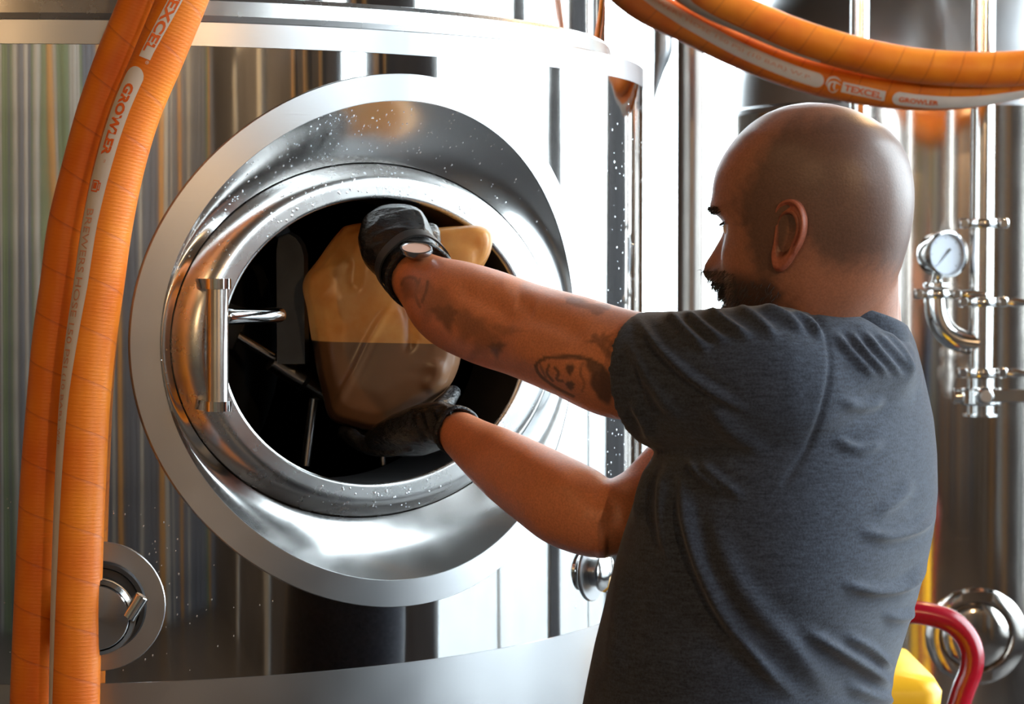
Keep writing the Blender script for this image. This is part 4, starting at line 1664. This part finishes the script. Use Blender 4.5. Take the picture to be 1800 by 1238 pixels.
def hairs(n, pick, length, width, dirf, name):
    gs = []
    for _ in range(n):
        p, nn_ = pick()
        d = nrm(nn_ * 0.55 + dirf(p) + rng.normal(0, 0.25, 3))
        s = nrm(np.cross(d, nn_) + 1e-6)
        L = length * float(rng.uniform(0.6, 1.2))
        a, b, c = p - nn_ * 0.0006, p + d * L * 0.55, p + nrm(d - HU * 0.35) * L
        gs.append((np.array([a - s * width, a + s * width, a + nn_ * width, b - s * width * 0.8, b + s * width * 0.8, b + nn_ * width * 0.8, c]),
                   [[0, 1, 4, 3], [1, 2, 5, 4], [2, 0, 3, 5], [3, 4, 6], [4, 5, 6], [5, 3, 6]]))
    o = mk(name, join(*gs), M['hair'], man, smooth=False)
    o['kind'] = 'stuff'
    return o


bi = np.where((beard > 0.55) & (hx > 0.012) & (hzz > -0.14))[0]
wgt = beard[bi] * np.where(hx[bi] > 0.06, 2.2, 0.55) * np.where(hy[bi] > -0.04, 1, 0.3)
wgt = wgt / wgt.sum()
BN = vnormals(BV, BF)
hairs(5200, lambda: (lambda i: (BV[i], BN[i]))(rng.choice(bi, p=wgt)), 0.0075, 0.00028, lambda p: HF * 0.25 - HU * 0.75, 'beard')
mi = np.where((hzz < -0.053) & (hzz > -0.068) & (np.abs(hy) < 0.032) & (hx > 0.07) & (hx < 0.13))[0]
hairs(900, lambda: (lambda i: (BV[i], BN[i]))(rng.choice(mi)), 0.010, 0.00028, lambda p: HF * 0.3 - HU * 0.8, 'moustache')
for sgn in (1, -1):
    wi = np.where((np.abs(hzz - 0.0185 + 8 * (np.abs(hy) - 0.032) ** 2) < 0.0035) & (hy * sgn > 0.012) & (hy * sgn < 0.052) & (hx > 0.06) & (hx < 0.13))[0]
    if len(wi):
        hairs(260, lambda: (lambda i: (BV[i], BN[i]))(rng.choice(wi)), 0.006, 0.00028, lambda p: HL * sgn * 0.7 + HU * 0.15, 'eyebrow')
    li = np.where((np.abs(hzz - 0.0035) < 0.0016) & (np.abs(hy * sgn - 0.033) < 0.013) & (hx > 0.06) & (hx < 0.13))[0]
    if len(li):
        hairs(70, lambda: (lambda i: (BV[i], BN[i]))(rng.choice(li)), 0.009, 0.00022, lambda p: HF * 0.7 - HU * 0.2, 'eyelashes')

# ---- t-shirt
sl = [(1460, 695, 2.41, 96), (1370, 677, 2.305, 139), (1280, 677, 2.315, 136), (1200, 674, 2.345, 127), (1142, 668, 2.372, 121)]
sp_, sr_ = pxpath(sl, 24)
# cuff plane leans with the arm; the sleeve end turns back inside
Tt = nrm(np.gradient(sp_, axis=0))
inn_p = [sp_[-1] + Tt[-1] * 0.0005, sp_[-1] - Tt[-1] * 0.012, sp_[-1] - Tt[-1] * 0.035]
inn_r = [sr_[-1] - 0.0055, sr_[-1] - 0.0065, sr_[-1] - 0.010]
sleeveL = tube(np.concatenate([sp_, inn_p[:1]]), np.concatenate([sr_, inn_r[:1]]), 64, squash=None)


def sleeve(rows, n=24, m=64, lean=(0, 0, 0)):
    p, r = pxpath(rows, n)
    T, N, B = frames(p)
    t = np.linspace(0, 2 * np.pi, m, endpoint=False)
    R = p[:, None] + r[:, None, None] * (np.cos(t)[None, :, None] * N[:, None] + np.sin(t)[None, :, None] * B[:, None])
    # shear the last rings so that the cuff leans
    k = sstep(0.35, 1.0, np.linspace(0, 1, n))
    rel = R - p[:, None]
    R = R + (rel[:, :, 2] * k[:, None])[..., None] * np.asarray(lean)
    last, c = R[-1], p[-1]
    tin = T[-1]
    e = [c + (last - c) * f - tin * h for f, h in ((0.945, 0.0), (0.93, 0.012), (0.90, 0.03))]
    return loft(np.concatenate([R, np.array(e)]))


sleeveL = sleeve(sl, lean=(-0.14, 0.02, 0))
sleeveR = sleeve([(1380, 690, 2.55, 100), (1300, 745, 2.55, 98), (1225, 800, 2.53, 90)])
shirt_geo = join(loft(torso_rings(0.0)), sleeveL, sleeveR,
                 tube([P(1340, 612, 2.29), P(1420, 622, 2.30), P(1490, 625, 2.31), P(1535, 637, 2.35), P(1548, 660, 2.42)], 0.045, 32, round_end=True))
SV, SF, SE = voxel(shirt_geo, 0.0036, 8)
spx = proj(SV)
# soften the junction of sleeve and trunk
junc = ((np.abs(spx[:, 0] - 1400) < 130) & (spx[:, 1] > 520) & (spx[:, 1] < 860)) | ((spx[:, 1] < 640) & (spx[:, 0] > 1300))
cuffzone = spx[:, 0] < 1130
SV = laplace(SV, SE, 16, 0.5, 0, np.where(junc, 0.9, 0.12) * np.where(cuffzone & (spx[:, 1] < 810), 0.15, 1.0))
j2 = sstep(1385, 1430, spx[:, 0]) * sstep(1612, 1590, spx[:, 0]) * sstep(545, 575, spx[:, 1]) * sstep(760, 700, spx[:, 1])
SV = laplace(SV, SE, 90, 0.6, 0, 0.95 * j2)
SN = vnormals(SV, SF)
spx = proj(SV)
sface = (SN * nrm(CAM - SV)).sum(1)
FOLD = [([(1112, 548), (1150, 600), (1205, 655), (1325, 730)], 0.0055, 8), ([(1170, 543), (1200, 575), (1250, 622)], 0.0055, 8), ([(1200, 543), (1232, 570), (1280, 605)], 0.005, 7),
        ([(1238, 537), (1270, 562), (1325, 598)], 0.005, 8), ([(1285, 532), (1330, 560), (1370, 600)], 0.0035, 9), ([(1100, 590), (1140, 660), (1200, 750)], 0.004, 14), ([(1330, 534), (1380, 556), (1420, 590)], 0.004, 8),
        ([(1108, 700), (1135, 745), (1145, 785)], 0.004, 9), ([(1380, 545), (1420, 565), (1450, 600)], 0.004, 7), ([(1230, 690), (1300, 770), (1360, 800)], 0.003, 16),
        ([(1462, 578), (1492, 615), (1545, 668)], 0.003, 7), ([(1488, 576), (1517, 614), (1570, 668)], 0.0032, 6.5), ([(1512, 576), (1542, 612), (1592, 668)], 0.003, 6.5), ([(1536, 580), (1567, 612), (1604, 655)], 0.0028, 6.5), ([(1550, 575), (1590, 620), (1612, 660)], 0.0025, 6.5),
        ([(1193, 800), (1205, 900), (1250, 1037), (1350, 1180), (1420, 1245)], 0.008, 13), ([(1235, 880), (1300, 1030), (1420, 1170), (1480, 1245)], 0.004, 20), ([(1203, 804), (1235, 840), (1280, 872)], 0.005, 8), ([(1222, 806), (1262, 842), (1312, 880)], 0.005, 8),
        ([(1146, 800), (1130, 860), (1118, 930)], 0.004, 10), ([(1170, 805), (1165, 900), (1180, 1000)], 0.005, 12), ([(1100, 960), (1085, 1080), (1070, 1230)], 0.003, 18),
        ([(1655, 895), (1610, 930), (1555, 943), (1500, 930)], 0.005, 9), ([(1642, 985), (1590, 1030), (1535, 1038), (1470, 1022)], 0.0055, 9), ([(1628, 1070), (1590, 1085), (1545, 1080)], 0.004, 8), ([(1610, 840), (1575, 880), (1535, 905)], 0.0022, 12),
        ([(1582, 1222), (1540, 1185), (1470, 1142), (1400, 1100)], 0.006, 10), ([(1576, 1180), (1530, 1140), (1480, 1115)], 0.004, 8), ([(1590, 1238), (1540, 1225), (1480, 1200)], 0.005, 10), ([(1560, 700), (1520, 715), (1470, 705)], 0.003, 10), ([(1560, 775), (1510, 790), (1460, 770)], 0.003, 9)]
SV = SV + SN * (relief(spx, sface, FOLD, 0.3) * 1.7)[:, None]
seam, al = pdist(spx, catmull(np.array([(1424, 541, 0), (1452, 590, 0), (1459, 635, 0), (1448, 709, 0), (1420, 786, 0), (1380, 850, 0)], float), 20)[:, :2])
SV = SV - SN * (0.0022 * np.exp(-(seam / 4.5) ** 2) * (sface > 0))[:, None]
hem, al = pdist(spx, np.array([(1108, 560), (1122, 650), (1143, 800)], float))
SV = SV - SN * (0.0010 * np.exp(-(hem / 3.0) ** 2) * (sface > 0))[:, None]
st = NT('heather_grey_jersey')
n1 = st.noise(st.coord('Object', (1, 1, 1)), 420, 2, 0.6)
n2 = st.noise(st.coord('Object', (1, 1, 5)), 70, 3, 0.6)
ad = st.n('ShaderNodeMath', operation='ADD')
st.l(n1, ad.inputs[0])
st.l(n2, ad.inputs[1])
hf_ = st.n('ShaderNodeMath', operation='MULTIPLY')
st.l(ad.outputs[0], hf_.inputs[0])
hf_.inputs[1].default_value = 0.5
st.l(st.ramp(hf_.outputs[0], [(0.32, s2l(33, 37, 47)), (0.68, s2l(66, 74, 89))]), st.b.inputs['Base Color'])
st.set(Roughness=0.9)
st.b.inputs['Specular IOR Level'].default_value = 0.15
st.b.inputs['Sheen Weight'].default_value = 0.25
st.b.inputs['Sheen Roughness'].default_value = 0.5
st.bump(n1, 0.5, 0.0006)
M['jersey'] = st.m
shirt = mk('t_shirt', (SV, SF), M['jersey'], man, sharp=None)
cq = P(1472, 567, 2.374)
cn_ = nrm(np.array([0.24, 0.12, 0.96]))
c1_ = nrm(np.cross(cn_, [0, 1.0, 0]))
c2_ = np.cross(cn_, c1_)
ta = np.linspace(0, 2 * np.pi, 90, endpoint=False)
col_ = cq + 0.0735 * (np.cos(ta)[:, None] * c1_ + np.sin(ta)[:, None] * c2_)
T_c = nrm(np.roll(col_, -1, 0) - np.roll(col_, 1, 0))
cc = col_.mean(0)
out_ = col_ - cc
out_[:, 2] = 0
out_ = nrm(out_ - (out_ * T_c).sum(1)[:, None] * T_c)
upc = nrm(np.cross(out_, T_c))
upc = np.where(upc[:, 2:] < 0, -upc, upc)
tt = np.linspace(0, 2 * np.pi, 12, endpoint=False)
CR = np.array([col_ + out_ * (0.0032 * math.cos(a)) + upc * (0.0115 * math.sin(a)) for a in tt])
CR = np.concatenate([CR, CR[:1]])
gcol = loft(CR, False, False)
mk('collar', gcol, M['jersey'], shirt)

# ---- jeans and boots (below the frame, seen only in the steel)
M['denim'] = plain('dark_denim', s2l(44, 50, 64), 0.85, 0, 60, 0.2)
M['boot'] = plain('black_boot_rubber', (0.015, 0.015, 0.016, 1), 0.45)
hc = P(1285, 1400, 2.44)
jg = []
for sgn in (1, -1):
    top = hc + TL * 0.085 * sgn
    ft = np.array([hc[0], hc[1], 0.1]) + TL * 0.13 * sgn
    jg.append(tube([top + [0, 0, 0.02], top - [0, 0, 0.2], top * 0.5 + ft * 0.5 + [0, 0, 0.03], ft + [0, 0, 0.1], ft], np.array([0.115, 0.108, 0.082, 0.066, 0.07]), 32))
jg.append(loft(torso_rings(0.012, [(1360, 1010, 1570, 2.44), (1440, 1008, 1566, 2.44), (1560, 1010, 1560, 2.44), (1640, 1040, 1530, 2.44)])))
JV, JF, JE = voxel(join(*jg), 0.011, 8)
mk('jeans', (JV, JF), M['denim'], man, sharp=None)
for sgn in (1, -1):
    ft = np.array([hc[0], hc[1], 0.0]) + TL * 0.13 * sgn
    R = []
    for x0, hw, zz0 in ((-0.085, 0.02, 0.05), (-0.075, 0.036, 0.09), (-0.03, 0.043, 0.11), (0.04, 0.043, 0.10), (0.10, 0.05, 0.075), (0.16, 0.048, 0.06), (0.195, 0.025, 0.04)):
        c = ft + TF * x0
        R.append([c + TL * (hw * a) + np.array([0, 0, b * zz0]) for a, b in ((-1, 0), (-1.02, 0.4), (-0.75, 0.85), (0, 1.0), (0.75, 0.85), (1.02, 0.4), (1, 0), (0, 0))])
    mk('boot', join(loft(np.array(R)), tube([ft + [0, 0, 0.06], ft + [0, 0, 0.17]], 0.058, 24)), M['boot'], man, sharp=60)

# ---- gloved hands
gm = NT('wet_black_nitrile')
g1_ = gm.noise(gm.coord('Object', (1, 1, 2.2)), 55, 4, 0.6)
gm.bump(g1_, 1.0, 0.005)
gm.set(Base_Color=(0.012, 0.012, 0.013, 1), Roughness=0.22)
gm.b.inputs['Specular IOR Level'].default_value = 0.22
M['nitrile'] = gm.m


def ering(c, ax, wdir, hw, ht, m=32, n=2.4):
    """elliptic ring at c, across ax; hw along wdir, ht along the third axis"""
    ax = nrm(ax)
    w = nrm(np.asarray(wdir) - (np.asarray(wdir) @ ax) * ax)
    h = np.cross(ax, w)
    t = np.linspace(0, 2 * np.pi, m, endpoint=False)
    c_, s_ = np.cos(t), np.sin(t)
    return np.asarray(c) + (np.sign(c_) * np.abs(c_) ** (2 / n) * hw)[:, None] * w + (np.sign(s_) * np.abs(s_) ** (2 / n) * ht)[:, None] * h


def finger(pts, r0, r1, n=18):
    p = catmull(np.array(pts), n)
    r = np.linspace(r0, r1, n)
    k = np.linspace(0, 1, n)
    r = r * (1 + 0.07 * np.exp(-((k - 0.38) / 0.07) ** 2) + 0.05 * np.exp(-((k - 0.7) / 0.06) ** 2))
    return tube(p, r, 18, round_end=True)


# near hand: back of the hand towards the camera, fingers closing over the top corner of the jug
def pal(px, py, d, wx, wy, hw, ht, axp):
    """palm ring: centre pixel, half width in pixels along the image direction (wx, wy)"""
    c = P(px, py, d)
    w = RT * wx + UP * (-wy)
    a = P(*axp) - c
    return ering(c, a, w, hw * d / FPX, ht)


LRG = [pal(738, 486, 2.648, 0.64, -0.77, -58, 0.039, (712, 456, 2.70)), pal(729, 476, 2.66, 0.68, -0.73, -58, 0.038, (712, 440, 2.70)), pal(718, 462, 2.675, 0.78, -0.6, -58, 0.035, (704, 420, 2.71)),
       pal(702, 440, 2.695, 0.95, -0.25, -66, 0.033, (696, 400, 2.73)), pal(695, 420, 2.715, 0.99, -0.05, -66, 0.031, (692, 380, 2.75)), pal(694, 402, 2.735, 1, 0, -60, 0.028, (694, 380, 2.77)), pal(699, 388, 2.757, 1, 0.03, -48, 0.022, (700, 370, 2.79))]
FR_ = 0.0115
kn = [(654, 398, 2.752), (675, 385, 2.762), (700, 380, 2.766), (726, 386, 2.762)]
parts = [loft(np.array(LRG))]
for i, (kx, ky, kd) in enumerate(kn):
    drop = (26, 34, 36, 30)[i]
    p0 = P(kx + (694 - kx) * 0.35, ky + 40, kd - 0.035)
    parts.append(finger([p0, P(kx, ky, kd), P(kx + 1, ky - 2, kd + 0.028), P(kx + 2, ky - 4, kd + 0.062), P(kx + 3, ky + drop * 0.25, kd + 0.095)], FR_ + 0.0025, FR_ - 0.0035))
parts.append(finger([P(742, 455, 2.70), P(757, 425, 2.735), P(757, 408, 2.765), P(748, 412, 2.80)], 0.0135, 0.0095))
GV, GF, GE = voxel(join(*parts), 0.0019, 5)
GN = vnormals(GV, GF)
gpx = proj(GV)
gf = (GN * nrm(CAM - GV)).sum(1)
WR_ = [([(640, 440), (690, 425), (755, 430)], 0.0020, 4), ([(650, 460), (690, 448), (740, 440)], 0.0018, 4), ([(655, 415), (700, 402), (745, 408)], 0.0016, 4), ([(628, 430), (650, 470), (680, 500)], 0.0016, 4),
       ([(690, 376), (735, 374), (748, 410)], 0.0020, 4), ([(676, 372), (660, 395), (630, 415)], 0.002, 5), ([(660, 480), (690, 470), (705, 466)], 0.0015, 4), ([(700, 500), (696, 480), (712, 464)], 0.0015, 3)]
GV = GV + GN * relief(gpx, gf, WR_)[:, None]
gl = mk('glove', (GV, GF), M['nitrile'], man, sharp=None)


def cuff_roll(c, ax, w, hw, ht, r, par, name='cuff_roll'):
    R0 = ering(c, ax, w, hw, ht, 60)
    R0 = np.concatenate([R0, R0[:1]])
    T = nrm(np.roll(R0[:-1], -1, 0) - np.roll(R0[:-1], 1, 0))
    o = nrm(R0[:-1] - np.asarray(c))
    a = np.cross(T, o)
    t = np.linspace(0, 2 * np.pi, 12, endpoint=False)
    G = np.array([R0[:-1] + r * (math.cos(q) * o + math.sin(q) * a * 1.4) for q in t])
    G = np.concatenate([G, G[:1]])
    return mk(name, loft(G, False, False), M['nitrile'], par)


wc_ = P(739, 487, 2.645)
cuff_roll(wc_, P(713, 457, 2.70) - wc_, RT * 0.64 + UP * 0.77, 58 * 2.64 / FPX, 0.0392, 0.0026, gl)
# watch worn over the cuff
M['watchcase'] = plain('grey_watch_case', (0.32, 0.32, 0.33, 1), 0.25, 1.0)
M['watchdial'] = plain('pinkish_watch_dial', s2l(206, 168, 150), 0.3)
wt = empty('wristwatch', P(728, 436, 2.63), '', '')
for k_ in ('label', 'category'):
    del wt[k_]
wt.parent = man
wt.location = P(728, 436, 2.63) - WLOC['person']
wco = P(732, 437, 2.610)
wax = nrm(np.array([0.05, -0.36, 0.93]))
wr0 = 28 * 2.63 / FPX
mk('watch_case', lathe([(0, -0.005), (wr0 * 0.98, -0.005), (wr0 * 1.03, -0.003), (wr0 * 1.0, 0.0008), (wr0 * 0.9, 0.0012), (wr0 * 0.88, 0.0)], wco, wax, 48), M['watchcase'], wt, sharp=35)
mk('watch_dial', lathe([(wr0 * 0.9, 0.0002), (0, 0.0002)], wco, wax, 48), M['watchdial'], wt)
sc_ = P(727, 470, 2.665)
SR = ering(sc_, P(704, 440, 2.71) - sc_, RT * 0.70 + UP * 0.71, 60.5 * 2.66 / FPX, 0.0405, 60)
ax_ = nrm(P(704, 440, 2.71) - sc_)
o_ = nrm(SR - sc_)
GG_ = np.array([SR - ax_ * 0.009, SR - ax_ * 0.009 + o_ * 0.0022, SR + ax_ * 0.009 + o_ * 0.0022, SR + ax_ * 0.009, SR - ax_ * 0.009])
mk('watch_strap', loft(GG_, False, False), M['rubber'], wt, sharp=40)

# far hand: palm up under the jug
RG = [pal(803, 756, 2.655, 0.45, -0.9, -39, 0.026, (770, 742, 2.69)), pal(780, 745, 2.675, 0.3, -0.95, -38, 0.028, (750, 745, 2.71)), pal(757, 748, 2.70, 0.2, -0.98, -38, 0.034, (730, 755, 2.73)),
      pal(732, 760, 2.73, 0.2, -0.98, -34, 0.042, (710, 770, 2.76)), pal(708, 772, 2.762, 0.2, -0.98, -28, 0.043, (690, 778, 2.79)), pal(690, 779, 2.785, 0.2, -0.98, -22, 0.040, (670, 785, 2.81))]
parts = [loft(np.array(RG))]
for i, (dx0, dy0, dd, ln) in enumerate(((0, 6, -0.030, 0.9), (-4, 2, -0.010, 1.0), (-4, 0, 0.012, 1.0), (2, 0, 0.034, 0.85))):
    b = (692 + dx0, 780 + dy0, 2.785 + dd)
    parts.append(finger([P(b[0] + 26, b[1] - 8, b[2] - 0.03), P(*b), P(b[0] - 34 * ln, b[1] + 2, b[2] + 0.02), P(b[0] - 62 * ln, b[1] - 6, b[2] + 0.035), P(b[0] - 82 * ln, b[1] - 22, b[2] + 0.045)], 0.0125, 0.0085))
parts.append(finger([P(742, 745, 2.735), P(768, 724, 2.77), P(786, 706, 2.80), P(797, 690, 2.825)], 0.0135, 0.0095))
GV, GF, GE = voxel(join(*parts), 0.0019, 5)
GN = vnormals(GV, GF)
gpx = proj(GV)
gf = (GN * nrm(CAM - GV)).sum(1)
WR_ = [([(745, 715), (752, 740), (765, 775)], 0.002, 4), ([(760, 712), (772, 735), (782, 770)], 0.0022, 4), ([(730, 725), (738, 755), (750, 785)], 0.002, 4), ([(780, 710), (790, 725), (800, 760)], 0.0018, 4)]
GV = GV + GN * relief(gpx, gf, WR_)[:, None]
gr_ = mk('glove', (GV, GF), M['nitrile'], man, sharp=None)
wc_ = P(803, 757, 2.652)
cuff_roll(wc_, P(770, 742, 2.69) - wc_, RT * 0.45 + UP * 0.9, 40 * 2.65 / FPX, 0.027, 0.0028, gr_)

# ------------------------------------------------------------------ the jug he is emptying
JD = 2.845
jn = nrm(np.array([0.18, -0.97, 0.1]))
jout = [(604, 398), (634, 392), (690, 402), (745, 402), (800, 398), (850, 399), (864, 408), (866, 428), (860, 450), (848, 472), (830, 505), (820, 560), (812, 610), (808, 640), (790, 680), (762, 706), (700, 742), (664, 760), (620, 752), (582, 738), (566, 690), (548, 600), (540, 545), (532, 497), (560, 455), (585, 420)]
jc = np.array([690.0, 575.0])
jo = catmull(np.c_[np.array(jout + jout[:1], float), np.zeros(len(jout) + 1)], 97)[:-1, :2]


def jring(scale, d, shift=(0, 0)):
    q = jc + (jo - jc) * scale + np.array(shift)
    return np.array([P(x, y, d) for x, y in q])


jr = [jring(0.60, JD - 0.060, (0, 6)), jring(0.80, JD - 0.056, (0, 4)), jring(0.92, JD - 0.044, (0, 2)), jring(0.985, JD - 0.022), jring(1.0, JD), jring(0.995, JD + 0.03), jring(0.96, JD + 0.06), jring(0.86, JD + 0.08), jring(0.6, JD + 0.085)]
lb = catmull(np.array([(738, 403, 0), (800, 399, 0), (846, 399, 0), (861, 408, 0), (864, 428, 0), (858, 452, 0), (842, 474, 0), (800, 486, 0), (745, 488, 0), (730, 445, 0), (738, 403, 0)], float), 49)[:-1, :2]
lc = np.array([795.0, 442.0])
lobe = [np.array([P(*(lc + (q - lc) * f), JD + dd) for q in lb]) for f, dd in ((0.8, -0.052), (0.93, -0.048), (1.0, -0.034), (1.0, 0.05), (0.93, 0.062), (0.8, 0.066))]
JV, JF, JE = voxel(join(loft(np.array(jr)), loft(np.array(lobe))), 0.0024, 9)
JN = vnormals(JV, JF)
jpx = proj(JV)
jf = (JN * nrm(CAM - JV)).sum(1)
JR = [([(700, 520), (660, 580), (625, 650), (580, 735)], 0.0035, 7), ([(535, 497), (580, 475), (622, 462)], 0.004, 10), ([(588, 425), (612, 445), (618, 520)], -0.005, 16),
      ([(700, 520), (718, 550), (722, 590), (712, 625)], -0.004, 8), ([(745, 520), (735, 560), (738, 600)], 0.005, 12), ([(560, 520), (575, 560), (585, 600)], -0.003, 18), ([(760, 630), (770, 660), (745, 690)], 0.004, 16)]
JV = JV + JN * relief(jpx, jf, JR)[:, None]
# handle hollow near the gripping hand, and the step below the top lobe
dv = np.hypot((jpx[:, 0] - 725) / 34, (jpx[:, 1] - 545) / 46)
JV = JV - JN * (0.010 * np.exp(-dv**2) * (jf > 0.1))[:, None]
JV = laplace(JV, JE, 6)
jm = NT('translucent_amber_plastic')
jnz = jm.noise(jm.coord(), 12, 5, 0.6)
jcol = jm.ramp(jnz, [(0.3, s2l(222, 140, 62)), (0.7, s2l(248, 196, 124))])
jm.l(jcol, jm.b.inputs['Base Color'])
jm.set(Roughness=0.28)
jm.b.inputs['Specular IOR Level'].default_value = 0.6
tl = jm.n('ShaderNodeBsdfTranslucent')
jm.l(jcol, tl.inputs['Color'])
tr = jm.n('ShaderNodeBsdfTransparent')
tr.inputs['Color'].default_value = (1.0, 0.9, 0.74, 1)
mx1 = jm.n('ShaderNodeMixShader')
mx1.inputs[0].default_value = 0.3
jm.l(jm.b.outputs[0], mx1.inputs[1])
jm.l(tl.outputs[0], mx1.inputs[2])
mx2 = jm.n('ShaderNodeMixShader')
mx2.inputs[0].default_value = 0.2
jm.l(mx1.outputs[0], mx2.inputs[1])
jm.l(tr.outputs[0], mx2.inputs[2])
jm.l(mx2.outputs[0], jm.t.nodes['Material Output'].inputs['Surface'])
lev = float(P(690, 607, JD - 0.05)[2])
dk = plain('plastic_stained_by_wort', s2l(112, 80, 56), 0.28, 0, 9, 0.22)
bm = bmesh.new()
bm.from_mesh(mesh_data('q', JV, JF, False))
bmesh.ops.bisect_plane(bm, geom=bm.verts[:] + bm.edges[:] + bm.faces[:], plane_co=(0, 0, lev), plane_no=(0.02, 0, 1))
bm.verts.index_update()
KV = np.array([v.co[:] for v in bm.verts])
KF = [[v.index for v in f.verts] for f in bm.faces]
bm.free()
jug = mk('plastic_jug', (KV, KF), jm.m, None, P(690, 700, JD), sharp=None)
jug.data.materials.append(dk)
jug.data.polygons.foreach_set('material_index', [int(np.mean([KV[i][2] + 0.02 * KV[i][0] for i in f]) < lev) for f in KF])
tag(jug, 'translucent amber plastic jug half full of brown liquid, held in the open manway', 'jug')
# the liquid: the jug's own inside below a level surface
bm = bmesh.new()
bm.from_mesh(mesh_data('q', JV - vnormals(JV, JF) * 0.0022, JF, False))
bmesh.ops.bisect_plane(bm, geom=bm.verts[:] + bm.edges[:] + bm.faces[:], plane_co=(0, 0, lev), plane_no=(0, 0, 1), clear_outer=True)
ed = [e for e in bm.edges if e.is_boundary]
bmesh.ops.holes_fill(bm, edges=ed)
bm.verts.index_update()
LV = np.array([v.co[:] for v in bm.verts])
LF = [[v.index for v in f.verts] for f in bm.faces]
bm.free()
lm = NT('brown_wort')
lm.set(Base_Color=s2l(74, 48, 30), Roughness=0.35)
mk('liquid', (LV, LF), lm.m, jug, sharp=30)
